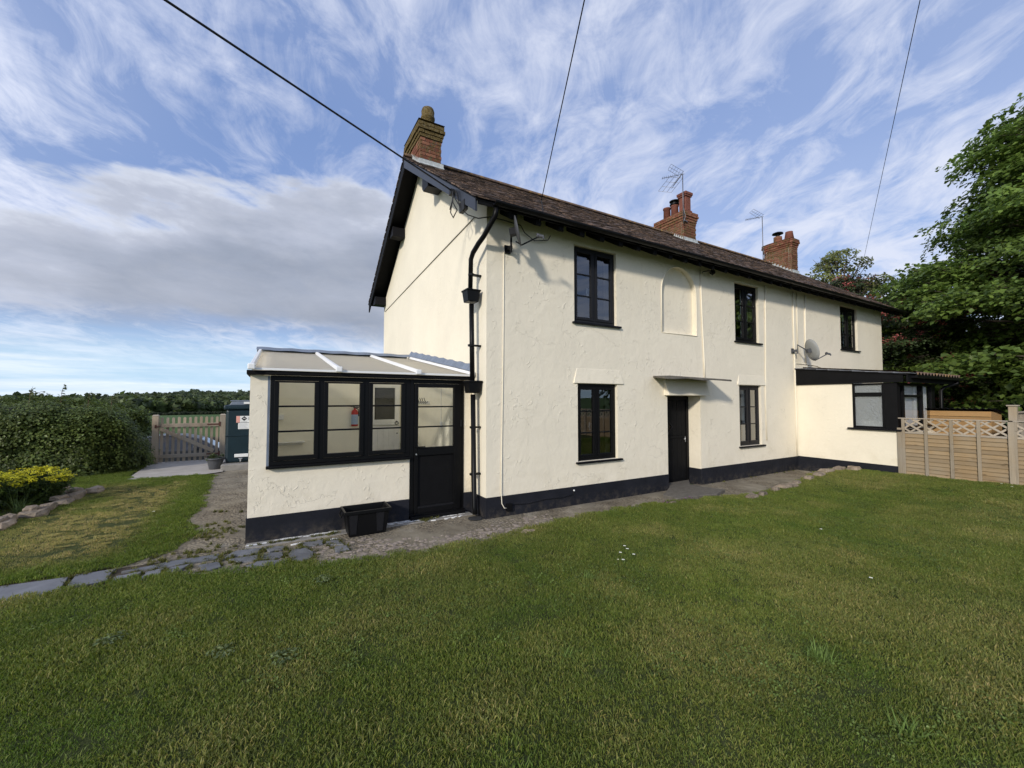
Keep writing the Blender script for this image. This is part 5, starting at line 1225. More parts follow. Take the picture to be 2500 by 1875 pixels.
mb = MB(); mb.bar((gx0+.01, GY-.042, .93), (gx1-.1, GY-.042, .28), .022, .095, (0, 0, 1)); mb.build('diagonal_brace', 'gate_wood', gate, bev=.004)
for z_ in (1.02, .20):
    mb = MB(); mb.box(gx1-.26, gx1+.04, GY-.040, GY-.031, z_-.02, z_+.02).box(gx1+.01, gx1+.05, GY-.08, GY-.03, z_-.06, z_+.07); mb.build('strap_hinge', 'rusty', gate)
mb = MB(); mb.tube([(gx0-.06, GY-.08, 1.0), (gx0-.03, GY-.10, .99), (gx0+.03, GY-.08, .995)], .010, 6).box(gx0-.09, gx0-.05, GY-.082, GY-.07, .95, 1.04); mb.build('latch', 'rusty', gate)

# ------------------------------------------------------------------ oil tank
mb = MB(); mb.box(-3.72, -2.3, 6.70, 8.7, -.02, .145); tag(mb.build('tank_base', 'concrete', bev=.012), 'concrete base under the dark green oil tank', 'base')
tank = thing('oil_tank', 'dark green plastic oil tank on a concrete base beside the gate', 'oil tank', (-3.0, 7.6, .146))
mb = MB()
mb.prism([(-3.66, 6.98, .15), (-2.40, 6.98, .15), (-2.40, 6.98, 1.46), (-3.66, 6.98, 1.46)], (0, 0, 0), (0, 1.5, 0)); mb.build('tank_body', 'tank_green', tank, bev=.05)
mb = MB(); mb.box(-3.67, -2.39, 6.965, 8.49, .80, .83); mb.build('tank_seam', 'tank_green', tank, bev=.01)
mb = MB(); mb.box(-3.71, -2.36, 6.93, 8.53, 1.46, 1.57); mb.build('tank_lid', 'tank_green', tank, bev=.03)
mb = MB(); mb.prism([(-3.60, 7.0, 1.572), (-3.0, 7.0, 1.572), (-3.1, 7.0, 1.66), (-3.55, 7.0, 1.66)], (0, 0, 0), (0, .6, 0)).box(-3.58, -2.5, 6.99, 7.3, 1.665, 1.69); mb.build('lid_hatch', 'lead', tank, bev=.008)
mb = MB(); mb.box(-3.3, -3.18, 6.96, 7.0, 1.60, 1.65); mb.build('hatch_label', 'white_print', tank)
yl = 6.972
mb = MB(); mb.box(-3.45, -3.13, yl-.004, yl, 1.135, 1.30); mb.build('hazard_label', 'white_print', tank)
mb = MB(); mb.box(-3.45, -3.375, yl-.007, yl-.0045, 1.137, 1.298); mb.build('pink_band', 'pink_print', tank)
mb = MB(); c_ = (-3.285, 1.235)
mb.add([(c_[0]-.06, yl-.007, c_[1]), (c_[0], yl-.007, c_[1]-.06), (c_[0]+.06, yl-.007, c_[1]), (c_[0], yl-.007, c_[1]+.06)], [(0, 1, 2, 3)]); 
for q in range(4): mb.box(-3.34+q*.03, -3.325+q*.03, yl-.008, yl-.0045, 1.148, 1.158)
for q in range(3): mb.box(-3.20, -3.15, yl-.008, yl-.0045, 1.20+q*.025, 1.208+q*.025)
mb.build('hazard_symbol', 'black_print', tank)
mb = MB(); mb.add([(c_[0]-.028, yl-.009, c_[1]+.002), (c_[0]+.03, yl-.009, c_[1]-.006), (c_[0]+.03, yl-.009, c_[1]+.006), (c_[0]-.02, yl-.009, c_[1]+.018)], [(0, 1, 2, 3)]); mb.build('symbol_mark', 'white_print', tank)
mb = MB(); mb.box(-3.41, -3.17, yl-.004, yl, .975, 1.125); mb.build('notice_label', 'white_print', tank)
mb = MB()
for q in range(5): mb.box(-3.39, -3.20-.02*(q % 3), yl-.006, yl-.0042, .995+q*.025, .999+q*.025)
mb.build('notice_text', 'lead', tank)
mb = MB(); mb.box(-3.47, -3.18, yl-.02, yl, .285, .365); mb.build('outlet_plate', 'white_plastic', tank, bev=.006)
mb = MB(); mb.tube([(-3.34, yl, .24), (-3.34, yl-.07, .24)], .022, 8).tube([(-3.34, yl-.05, .25), (-3.34, yl-.05, .18)], .016, 8).tube([(-3.38, yl-.05, .255), (-3.30, yl-.05, .255)], .012, 6); mb.build('outlet_valve', 'steel', tank)

# potted plant by the gate
def leaf_quads(n, size, spread, rg, droop=.2, colr=((.9, 1.1),), fold=.25, ell=1.5, thick=.25):
    """a spray: n small folded leaves in a flattened disc"""
    V = []; F = []; C = []
    for i in range(n):
        r = spread*math.sqrt(rg.random()); a = rg.uniform(0, 2*math.pi)
        c = Vector((r*math.cos(a), r*math.sin(a), rg.uniform(-1, 1)*thick*spread-droop*r*r/spread))
        d = Vector((math.cos(a+rg.gauss(0, .7)), math.sin(a+rg.gauss(0, .7)), rg.uniform(-.5, .3))).normalized()
        n_ = Vector((rg.gauss(0, .45), rg.gauss(0, .45), 1)).normalized(); s_ = d.cross(n_).normalized(); n_ = s_.cross(d)
        L = size*rg.uniform(.7, 1.25); W = L/ell
        o = len(V); V += [c-d*L*.5, c+s_*W*.5+n_*fold*W*.4, c+d*L*.5-n_*L*.1, c-s_*W*.5+n_*fold*W*.4]
        F += [(o, o+1, o+2), (o, o+2, o+3)]; b = rg.uniform(.72, 1.25); w_ = rg.uniform(-.06, .06); C += [(b+w_, b, b-w_)]*4
    return V, F, C
pot = thing('potted_plant', 'dark grey round planter with a sparse green plant in front of the gate', 'planter', (-3.86, 7.05, .022))
mb = MB(); mb.lathe((-3.86, 7.05, .022), [(.115, 0), (.125, .01), (.165, .20), (.18, .235), (.195, .235), (.198, .27), (.18, .27), (.165, .22)], 24); mb.build('plant_pot', 'dish_grey', pot, smooth=True)
mb = MB(); mb.lathe((-3.86, 7.05, .22), [(.17, 0), (.0, .01)], 16, False); mb.build('potting_soil', 'soil', pot)
rg = random.Random(3); va = [leaf_quads(18, .05, .07, rg, .3, thick=.5)]
N_ = 16; P = [(-3.86+rg.uniform(-.13, .13), 7.05+rg.uniform(-.13, .13), .27+rg.uniform(0, .10)) for _ in range(N_)]
instancer('plant_leaves', va, P, [(rg.uniform(-.6, .6), rg.uniform(-.6, .6), rg.uniform(0, 6)) for _ in range(N_)], [rg.uniform(.7, 1.1) for _ in range(N_)], [0]*N_, [(.10*q, .13*q, .05*q) for q in [rg.uniform(.7, 1.5) for _ in range(N_)]], 'leaf', pot, org=WL[pot.name], kind=None)

# ------------------------------------------------------------------ car behind the gate
car = thing('parked_car', 'grey car parked behind the picket gate, seen through the bars', 'car', (-5.6, 13.2, -.86))
cx0 = -7.9; cy0, cy1 = 12.4, 14.0; zb = -.86
side = [(0, .30), (.02, .62), (.12, .80), (.9, .88), (1.45, 1.28), (1.9, 1.36), (2.55, 1.34), (3.0, 1.22), (3.62, .86), (4.05, .76), (4.16, .58), (4.16, .28), (3.7, .24), (.5, .24)]
mb = MB(); n_ = len(side)
lay = [(cy0+.10, .94), (cy0, 1.0), (cy1, 1.0), (cy1-.10, .94)]
V_ = []
def sec(y_, ins): return [(cx0+p[0], y_+(ins*max(0, p[1]-.80)), zb+p[1]) for p in side]
V_ = sec(cy0, .42)+sec(cy1, -.42)
mb.add(V_, [tuple(range(n_)), tuple(range(2*n_-1, n_-1, -1))]+[(i, n_+i, n_+(i+1) % n_, (i+1) % n_) for i in range(n_)]); mb.build('body', 'car_paint', car, bev=.04)
def sidepane(pts_, name='side_window'):
    q = MB(); q.add([(cx0+p[0], cy0+.42*max(0, p[1]-.80)-.004, zb+p[1]) for p in pts_], [tuple(range(len(pts_)))]); q.build(name, 'clear_glass', car)
    q = MB(); q.add([(cx0+p[0], cy0+.42*max(0, p[1]-.80)-.001, zb+p[1]) for p in pts_], [tuple(range(len(pts_)))]); q.build('window_backing', 'room_dark', car)
sidepane([(1.05, .92), (1.95, .92), (1.95, 1.28), (1.5, 1.24)]); sidepane([(2.02, .92), (3.35, .92), (2.95, 1.17), (2.55, 1.27), (2.02, 1.29)])
q = MB(); q.add([(cx0+3.06, cy0+.2, zb+1.20), (cx0+3.06, cy1-.2, zb+1.20), (cx0+3.60, cy1-.12, zb+.885), (cx0+3.60, cy0+.12, zb+.885)], [(0, 1, 2, 3)]); q.build('windscreen', 'clear_glass', car)
q = MB(); q.bar((cx0+1.5, cy0+.215, zb+1.36), (cx0+2.6, cy0+.215, zb+1.35), .03, .02).bar((cx0+2.6, cy0+.22, zb+1.345), (cx0+3.04, cy0+.19, zb+1.23), .03, .015).bar((cx0+3.04, cy0+.17, zb+1.23), (cx0+3.62, cy0+.02, zb+.875), .03, .015); q.build('roof_trim', 'car_silver', car)
for xw in (.75, 3.35):
    for y_ in (cy0, cy1):
        q = MB(); q.tube([(cx0+xw, y_-.02, zb+.3), (cx0+xw, y_+.16 if y_ == cy0 else y_-.18, zb+.3)], .30, 20); wl = q.build('wheel', 'tyre', car)
        q = MB(); q.tube([(cx0+xw, y_-.03, zb+.3), (cx0+xw, y_-.022, zb+.3)], .19, 16); q.build('hub_cap', 'car_silver', wl)
q = MB(); q.box(cx0+2.9, cx0+3.05, cy0-.14, cy0-.01, zb+.88, zb+.98); q.build('wing_mirror', 'car_paint', car, bev=.02)

# ------------------------------------------------------------------ vegetation
def rot_rand(n, tilt, rg): return [(rg.gauss(0, tilt), rg.gauss(0, tilt), rg.uniform(0, 2*math.pi)) for _ in range(n)]

# grass
def grass_patch(n, size, hmin, hmax, rg, lean=.6, wd=.0032):
    V = []; F = []; C = []
    for i in range(n):
        x = rg.uniform(-size, size); y = rg.uniform(-size, size); h = rg.uniform(hmin, hmax); a = rg.uniform(0, 2*math.pi); ln = rg.uniform(.15, lean)*h
        dx_, dy_ = math.cos(a)*ln, math.sin(a)*ln; b = rg.uniform(0, 2*math.pi); wx, wy = math.cos(b)*wd*rg.uniform(.7, 1.3), math.sin(b)*wd
        o = len(V)
        V += [(x-wx, y-wy, 0), (x+wx, y+wy, 0), (x+dx_*.35+wx*.8, y+dy_*.35+wy*.8, h*.6), (x+dx_*.35-wx*.8, y+dy_*.35-wy*.8, h*.6), (x+dx_, y+dy_, h*rg.uniform(.8, 1.0))]
        F += [(o, o+1, o+2, o+3), (o+3, o+2, o+4)]
        t_ = rg.random()
        if t_ < .13: c = (1.75, 1.38, 1.5)                 # straw
        elif t_ < .3: c = (1.25, 1.15, .9)
        else: q = rg.uniform(.5, 1.25); c = (q*.95, q, q*.8)
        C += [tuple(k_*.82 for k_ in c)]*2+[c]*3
    return V, F, C
rg = random.Random(11)
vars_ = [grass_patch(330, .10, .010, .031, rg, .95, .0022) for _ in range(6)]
def scatter(xmin, xmax, ymin, ymax, step, test):
    gx = np.arange(xmin, xmax, step); gy = np.arange(ymin, ymax, step); X, Y = np.meshgrid(gx, gy); X = X.ravel(); Y = Y.ravel()
    X = X+nr.uniform(-.45, .45, X.shape)*step; Y = Y+nr.uniform(-.45, .45, Y.shape)*step
    m_ = test(X, Y); return X[m_], Y[m_]
def inview(X, Y):
    # a generous wedge around the photograph's view, plus room to step aside
    a = np.degrees(np.arctan2(Y+5.35, X+2.65)); r = np.hypot(X+2.65, Y+5.35)
    return ((a > -8) & (a < 128) & (r > .9)) | (r < 2.2)
X, Y = scatter(-9, 8.42, -8, .3, .115, lambda X, Y: (Y < edge(X)+.035*(fbm(X*4, Y*4, 5)-.35)*2) & inview(X, Y))
nn = len(X); Z = lawn_h(X, Y)-.004
f1 = fbm(X*.55, Y*.55, 21, 4); f2_ = fbm(X*2.4, Y*2.4, 33, 3); f3 = fbm(X*7, Y*7, 44, 2)
dry = np.clip((f1-.52)*4.2, 0, 1)*.5+np.clip((f2_-.58)*4, 0, 1)*.55
g0 = np.array([.160, .200, .048]); gdeep = np.array([.120, .178, .038]); gdry = np.array([.30, .28, .12])
deep = np.clip((.5-f2_)*3.5, 0, 1)[:, None]
T = g0*(1-deep)+gdeep*deep; T = T*(1-dry[:, None])+gdry*dry[:, None]; T = T*(.82+.4*f3)[:, None]
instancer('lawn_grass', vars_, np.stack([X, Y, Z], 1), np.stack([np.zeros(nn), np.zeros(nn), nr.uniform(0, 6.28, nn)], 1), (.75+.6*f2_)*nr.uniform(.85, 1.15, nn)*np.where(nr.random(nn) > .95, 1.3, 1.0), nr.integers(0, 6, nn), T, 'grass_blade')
# rough west lawn with dry mown rows
X, Y = scatter(-9.5, -3.4, .28, 8.6, .12, lambda X, Y: inpoly(X+.05*(fbm(X*5, Y*5, 2)-.5), Y, WEST) & inview(X, Y))
nn = len(X); row = .5+.5*np.sin((Y+.05*np.sin(X*2.1)+.08*(fbm(X*1.5, Y*3, 8)-.5))*2*np.pi/.20)
zone = sstep(X, -6.0, -5.2)*sstep(-X, 3.95, 4.35)*sstep(Y, .5, 1.0)*(1-sstep(Y, 5.3, 6.1))*sstep(fbm(X*1.1, Y*1.1, 6), .25, .5)
dry = zone*(.55+.45*row)
f2_ = fbm(X*2.4, Y*2.4, 3, 3)
T = np.array([.14, .19, .04])*(1-dry[:, None])+np.array([.42, .36, .19])*dry[:, None]; T = T*(.75+.5*f2_)[:, None]*(1-.35*zone*(1-row))[:, None]
instancer('side_grass', vars_, np.stack([X, Y, np.full(nn, .012)-.02*zone*(1-row)], 1), np.stack([nr.normal(0, .08, nn), nr.normal(0, .08, nn), nr.uniform(0, 6.28, nn)], 1), (.9+.5*f2_)*(1-.25*zone), nr.integers(0, 6, nn), T, 'grass_blade')
# longer grass and moss growing from joints in the paths
tv = [grass_patch(26, .022, .02, .055, rg, 1.2, .003) for _ in range(3)]
pts_ = []
for s_ in SLABS:
    for k_ in range(len(s_)):
        p_, q_ = s_[k_], s_[(k_+1) % len(s_)]
        for _ in range(5): f_ = rnd.random(); pts_.append((p_[0]+(q_[0]-p_[0])*f_+rnd.gauss(0, .02), p_[1]+(q_[1]-p_[1])*f_+rnd.gauss(0, .02), .0))
for _ in range(420):
    x = rnd.uniform(-4.1, -2.95); y = rnd.uniform(.2, 2.4)
    if fbm(x*2.5, y*2.5, 9) > .52: pts_.append((x, y, 0))
for _ in range(150):
    x = rnd.uniform(-3, 8.4); y = float(edge(x))+abs(rnd.gauss(0, .06)); pts_.append((x, y, 0))
for _ in range(70): x = rnd.choice([rnd.gauss(-2.5, .12), rnd.gauss(-.75, .08), rnd.gauss(-2.05, .08), rnd.uniform(4.8, 8.3)]); pts_.append((x, (.36 if x < 0 else -.05)+rnd.gauss(0, .02), 0))
nn = len(pts_); q = nr.uniform(.6, 1.3, (nn, 1))
instancer('joint_grass', tv, np.array(pts_), np.stack([np.zeros(nn), np.zeros(nn), nr.uniform(0, 6.28, nn)], 1), nr.uniform(.5, 1.1, nn), nr.integers(0, 3, nn), np.array([.12, .13, .04])*q, 'grass_blade')
# coarse tufts standing in the lawn
def tuft(n, L, rg):
    V = []; F = []; C = []
    for i in range(n):
        a = rg.uniform(0, 2*math.pi); l_ = L*rg.uniform(.5, 1); w_ = .0035; bx_, by_ = rg.gauss(0, .03), rg.gauss(0, .03); sx, sy = -math.sin(a)*w_, math.cos(a)*w_
        out_ = rg.uniform(.25, .95); o = len(V)
        for k_ in range(4):
            t_ = k_/3; r_ = l_*out_*t_; z_ = l_*(1-.45*out_)*(t_-.42*out_*t_*t_*1.2); ww = 1-t_*.85
            V += [(bx_+math.cos(a)*r_-sx*ww, by_+math.sin(a)*r_-sy*ww, z_), (bx_+math.cos(a)*r_+sx*ww, by_+math.sin(a)*r_+sy*ww, z_)]
        for k_ in range(3): F.append((o+2*k_, o+2*k_+1, o+2*k_+3, o+2*k_+2))
        q = rg.uniform(.75, 1.25); C += [(q, q, q*.8)]*8
    return V, F, C
def mesh_from(name, vfc, mat, tint=(1, 1, 1)):
    V, F, C = vfc; me_ = bpy.data.meshes.new(name); me_.from_pydata([tuple(v) for v in V], [], F); A = me_.attributes.new('bc', 'FLOAT_COLOR', 'POINT')
    cc_ = np.array(C)*np.array(tint); A.data.foreach_set('color', np.concatenate([cc_, np.ones((len(cc_), 1))], 1).astype(np.float32).ravel()); me_.materials.append(MATS[mat]); return me_
geomat('plant_vc', .35, .5)
for i, (x, y, L, n_, lab) in enumerate([(.41, -3.98, .17, 80, 'large coarse grass tuft in the right foreground lawn'), (-.08, -2.31, .12, 45, 'small coarse grass tuft left of the daisies'), (.12, -4.5, .15, 45, 'coarse grass tuft nearest the lower right edge'), (3.97, -2.35, .10, 40, 'low bright grass tuft in the middle of the far lawn'), (-.96, -3.14, .10, 35, 'little grass tuft in the centre of the near lawn')]):
    me_ = mesh_from('grass_tuft', tuft(n_, L, random.Random(50+i)), 'plant_vc', (.17, .25, .07)); tag(place('grass_tuft', me_, org=(x, y, float(lawn_h(x, y)))), lab, 'grass tuft', 'coarse tufts in the lawn')
for i, (x, y, lab) in enumerate([(-3.59, -1.45, 'grey green weed rosette in the left foreground lawn'), (-2.91, -1.99, 'weed rosette in the lawn left of centre'), (-2.57, -2.24, 'broad grey green weed patch below the slate path'), (-2.23, -1.13, 'small weed patch in the lawn close to the porch path')]):
    V, F, C = leaf_quads(60, .034, .085, random.Random(80+i), .05, thick=.08, ell=2.4); V = [v+Vector((0, 0, .032)) for v in V]
    me_ = mesh_from('weed_rosette', (V, F, C), 'plant_vc', (.15, .19, .075)); tag(place('weed_rosette', me_, org=(x, y, float(lawn_h(x, y)))), lab, 'weed', 'weeds in the lawn')
# clover and small broad leaves mixed into the turf
rg = random.Random(17); cv_ = [leaf_quads(14, .013, .045, rg, .0, thick=.12, ell=1.0) for _ in range(3)]
cx_, cy_ = scatter(-8, 8.3, -5.6, -.9, .075, lambda X, Y: (Y < edge(X)-.02) & inview(X, Y) & (fbm(X*1.3, Y*1.3, 71, 3) > .63) & (nr.random(X.shape) > .5))
q = nr.uniform(.75, 1.25, (len(cx_), 1))
instancer('lawn_clover', cv_, np.stack([cx_, cy_, lawn_h(cx_, cy_)+.022], 1), np.stack([np.zeros(len(cx_))]*2+[nr.uniform(0, 6.28, len(cx_))], 1), nr.uniform(.7, 1.2, len(cx_)), nr.integers(0, 3, len(cx_)), np.array([.135, .185, .042])*q, 'leaf')
# daisies
for i, (x, y) in enumerate([(.74, -1.95), (.70, -2.03), (.56, -2.07), (.64, -2.18), (.44, -2.23), (.40, -2.20), (2.03, -3.68), (3.23, -2.77), (7.9, -3.5), (8.1, -3.35), (-4.15, 2.6)]):
    lab = ['white daisy topmost of the cluster on the lawn', 'white daisy just under the topmost one of the cluster', 'white daisy at the left of the lawn cluster', 'white daisy at the right of the lawn cluster', 'larger white daisy at the bottom of the cluster', 'tiny daisy beside the lowest one of the cluster', 'lone daisy in the right hand lawn', 'lone daisy in the far middle lawn', 'daisy by the foot of the fence', 'second daisy by the foot of the fence nearer the post', 'lone daisy in the side lawn by the track'][i]
    z = float(lawn_h(x, y)) if y < 0 else .01
    t_ = thing('daisy', lab, 'flower', (x, y, z), 'daisies in the grass')
    mb = MB(); zt_ = z+.052; K = 10; r_ = .013 if i != 5 else .008
    for k_ in range(K):
        a = 2*math.pi*k_/K; c1_, s1_ = math.cos(a), math.sin(a); w_ = r_*.32
        mb.add([(x+c1_*r_*.25, y+s1_*r_*.25, zt_), (x+c1_*r_-s1_*w_, y+s1_*r_+c1_*w_, zt_+.003), (x+c1_*r_*1.15, y+s1_*r_*1.15, zt_+.002), (x+c1_*r_+s1_*w_, y+s1_*r_-c1_*w_, zt_+.003)], [(0, 1, 2, 3)])
    mb.build('petals', 'petal_white', t_)
    mb = MB(); mb.lathe((x, y, zt_-.001), [(.004, 0), (.004, .003), (0, .005)], 6); mb.build('flower_centre', 'flower_yellow', t_)
    mb = MB(); mb.tube([(x, y, z), (x+.002, y, zt_)], .0012, 4); mb.build('stem', 'tank_green', t_)
# purple flowers by the doorstep
vp = [leaf_quads(8, .014, .016, rg, .1, thick=.3)]
P = [(rnd.uniform(2.75, 3.5), rnd.uniform(-.82, -.70), rnd.uniform(.04, .08)) for _ in range(14)]
instancer('purple_flowers', vp, P, rot_rand(14, .3, rg), [1]*14, [0]*14, [(.30, .08, .30)]*14, 'leaf', label=None)

# hedge on the left
def hedge(name, label, cx, cy, hx, hy, ht, n, tint, seed, rot=0, size=.055, cat='hedge', org_z=0, dens=1, spread=.16):
    rg = random.Random(seed); t_ = thing(name, label, cat, (cx, cy, org_z))
    va = [leaf_quads(46, size, spread, rg, .2, thick=.45, ell=1.35) for _ in range(4)]
    P = []; Rr = []; S = []; Ti = []
    k_ = 0
    while len(P) < n:
        # superellipsoid surface
        u = rg.uniform(0, 2*math.pi); v = math.asin(rg.random()**rg.choice((.8, 3.5, 8)))
        e = .33
        cu, su = math.cos(u), math.sin(u); cv_, sv_ = math.cos(v), math.sin(v)
        sg = lambda x_, p_: math.copysign(abs(x_)**p_, x_)
        x = hx*sg(cv_, e)*sg(cu, e); y = hy*sg(cv_, e)*sg(su, e); z = ht*sg(sv_, e)
        b = 1+.17*(float(fbm(cx+x*.9, z*1.0+y, seed, 3))-.55)*2
        f_ = rg.uniform(.90, 1.02)*b
        z *= f_; x *= f_; y *= f_
        z += rg.uniform(-.05, .05)
        if z < .02: continue
        xx = cx+x*math.cos(rot)-y*math.sin(rot); yy_ = cy+x*math.sin(rot)+y*math.cos(rot)
        P.append((xx, yy_, org_z+z))
        out_ = math.atan2(yy_-cy, xx-cx) if abs(x) > hx*.85 else (rot-math.pi/2 if y < 0 else rot+math.pi/2)
        til = (1-min(1, z/ht))*1.0+.2
        # tilt spray so that its top faces outwards
        ax = Vector((-math.sin(out_), math.cos(out_), 0)); q = Matrix.Rotation(til+rg.gauss(0, .25), 3, ax)@Matrix.Rotation(rg.uniform(0, 6.28), 3, 'Z')
        Rr.append(tuple(q.to_euler())); S.append(rg.uniform(.75, 1.25))
        c = np.array(tint)*rg.uniform(.6, 1.35)*(.8+.5*float(fbm(xx*1.1, yy_+z*1.4, seed+5, 3))); Ti.append(tuple(c))
    instancer('foliage', va, P, Rr, S, [rg.randrange(4) for _ in P], Ti, 'leaf', t_, org=WL[t_.name], kind=None)
    mb = MB(); q = 10
    for i in range(9):
        v = i/8*math.pi/2
        for j in range(24):
            u = j/24*2*math.pi; sg = lambda x_, p_: math.copysign(abs(x_)**p_, x_)
            x = hx*.90*sg(math.cos(v), .33)*sg(math.cos(u), .33); y = hy*.84*sg(math.cos(v), .33)*sg(math.sin(u), .33); z = ht*.90*sg(math.sin(v), .33)
            mb.v.append((cx+x*math.cos(rot)-y*math.sin(rot), cy+x*math.sin(rot)+y*math.cos(rot), org_z+z))
    for i in range(8):
        for j in range(24): a = i*24+j; b = i*24+(j+1) % 24; mb.f.append((a, b, b+24, a+24))
    simple('core_shade_'+name, (.022, .022, .012), .95, .4, 14, .8, 30, .05); mb.build('dark_core', 'core_shade_'+name, t_)  # solid dark core shell; the hedge's inner shade is put into its colour
    return t_, P
hd, _ = hedge('leafy_hedge', 'tall dense dark green hedge at the left of the gate', -10.0, 8.72, 4.5, 1.35, 1.72, 3300, (.115, .15, .04), 5, R(-3))
# shoots above the hedge
mb = MB(); sv = []
for x, h_ in ((-7.35, .28), (-6.85, .35), (-6.4, .18), (-9.3, .15), (-8.6, .12), (-6.0, .12)):
    y = 7.9; z0_ = 1.72; mb.tube([(x, y, z0_-.3), (x+.02, y, z0_+h_*.5), (x+.06, y, z0_+h_)], [.006, .004, .002], 4)
    for k_ in range(7): sv.append((x+.02+.03*k_/7+rnd.gauss(0, .02), y, z0_-.05+h_*k_/6))
mb.build('shoots', 'rusty', hd, kind='stuff')
instancer('shoot_leaves', [leaf_quads(5, .05, .03, rg, .1, thick=.5)], sv, rot_rand(len(sv), .5, rg), [1]*len(sv), [0]*len(sv), [(.09, .11, .035)]*len(sv), 'leaf', hd, org=WL[hd.name], kind=None)
hedge('field_hedge', 'low light green hedge beyond the parked car', -4.6, 17.5, 7.0, .8, 1.0, 1400, (.085, .12, .035), 9, 0, .08, org_z=-.88, spread=.22)

# flower bed with stone edging
EDG = [(-5.72, 2.75), (-5.80, 3.05), (-5.64, 3.38), (-5.62, 3.75), (-5.58, 4.1), (-5.60, 4.45), (-5.58, 4.78), (-5.45, 5.05), (-5.85, 5.2), (-5.95, 2.55), (-6.3, 2.45), (-6.7, 2.4)]
bed = sheet('flower_bed', [(-5.75, 2.6), (-5.6, 3.6), (-5.58, 4.6), (-5.5, 5.15), (-6.2, 5.4), (-8, 5.6), (-8, 2.3), (-6.3, 2.4)], .03, 'soil')
for i, (x, y) in enumerate(EDG):
    mb = block_stone(x, y, .05, .085+.02*(i % 3), .165, .05+.012*(i % 2), .12*math.sin(i*2.3), 70+i); mb.build('edging_stone', 'sandstone', bed, bev=.008)
    if i % 2 == 0: mb = block_stone(x-.06, y+.09, .115, .07, .11, .03, .3*math.sin(i), 170+i); mb.build('edging_stone', 'sandstone', bed, bev=.008)
def euphorbia(label, cx, cy, rad, n, h, seed):
    rg = random.Random(seed); t_ = thing('yellow_flowering_plant', label, 'plant', (cx, cy, .03), 'yellow flowering plants in the bed')
    st = MB(); P = []; PL = []
    for i in range(n):
        a = rg.uniform(0, 6.28); r_ = rad*math.sqrt(rg.random()); x = cx+r_*math.cos(a); y = cy+r_*math.sin(a); hh = h*(1-.28*(r_/rad)**2)*rg.uniform(.85, 1.08)
        bx_ = cx+(x-cx)*.45; by_ = cy+(y-cy)*.45
        st.tube([(bx_, by_, .03), ((bx_+x)/2, (by_+y)/2, hh*.55), (x, y, hh)], [.005, .004, .003], 4)
        P.append((x, y, hh))
        for k_ in range(9): f_ = rg.uniform(.15, .95); PL.append((bx_+(x-bx_)*f_+rg.gauss(0, .03), by_+(y-by_)*f_+rg.gauss(0, .03), .03+(hh-.05)*f_))
    st.build('stems', 'tank_green', t_)
    fl = leaf_quads(40, .020, .055, rg, .15, thick=.18, ell=1.1)
    instancer('flower_heads', [fl], P, rot_rand(len(P), .25, rg), [rg.uniform(.7, 1.3) for _ in P], [0]*len(P), [(.62*q, .58*q, .03) for q in [rg.uniform(.75, 1.15) for _ in P]], 'leaf_matt', t_, org=WL[t_.name], kind=None)
    lf = leaf_quads(16, .05, .06, rg, .3, thick=.6, ell=4)
    instancer('leaves', [lf], PL, rot_rand(len(PL), .5, rg), [rg.uniform(.7, 1.2) for _ in PL], [0]*len(PL), [(.085*q, .13*q, .03) for q in [rg.uniform(.6, 1.3) for _ in PL]], 'leaf', t_, org=WL[t_.name], kind=None)
euphorbia('tall yellow flowering plant at the back right of the flower bed', -6.02, 4.45, .45, 130, .58, 1)
euphorbia('yellow flowering plant further left in the flower bed', -6.45, 4.0, .52, 140, .62, 2)
euphorbia('yellow flowering plant at the back left of the bed', -6.95, 4.6, .5, 70, .62, 3)
euphorbia('lower yellow flowering plant near the stone edging', -6.35, 3.35, .28, 22, .32, 4)
me_ = mesh_from('long_leaved_plant', tuft(60, .42, random.Random(5)), 'plant_vc', (.09, .14, .05)); o_ = place('long_leaved_plant', me_, org=(-5.92, 3.75, .03)); o_.scale = (1, 1, 1.15); tag(o_, 'long strap leaves arching in front of the yellow flowers', 'plant')
V, F, C = leaf_quads(90, .05, .22, random.Random(6), .1, thick=.35, ell=1.5); V = [v+Vector((0, 0, .07)) for v in V]
me_ = mesh_from('ground_cover_plant', (V, F, C), 'plant_vc', (.12, .16, .07)); tag(place('ground_cover_plant', me_, org=(-5.75, 4.75, .03)), 'low grey green plant sprawling by the stone edging', 'plant')

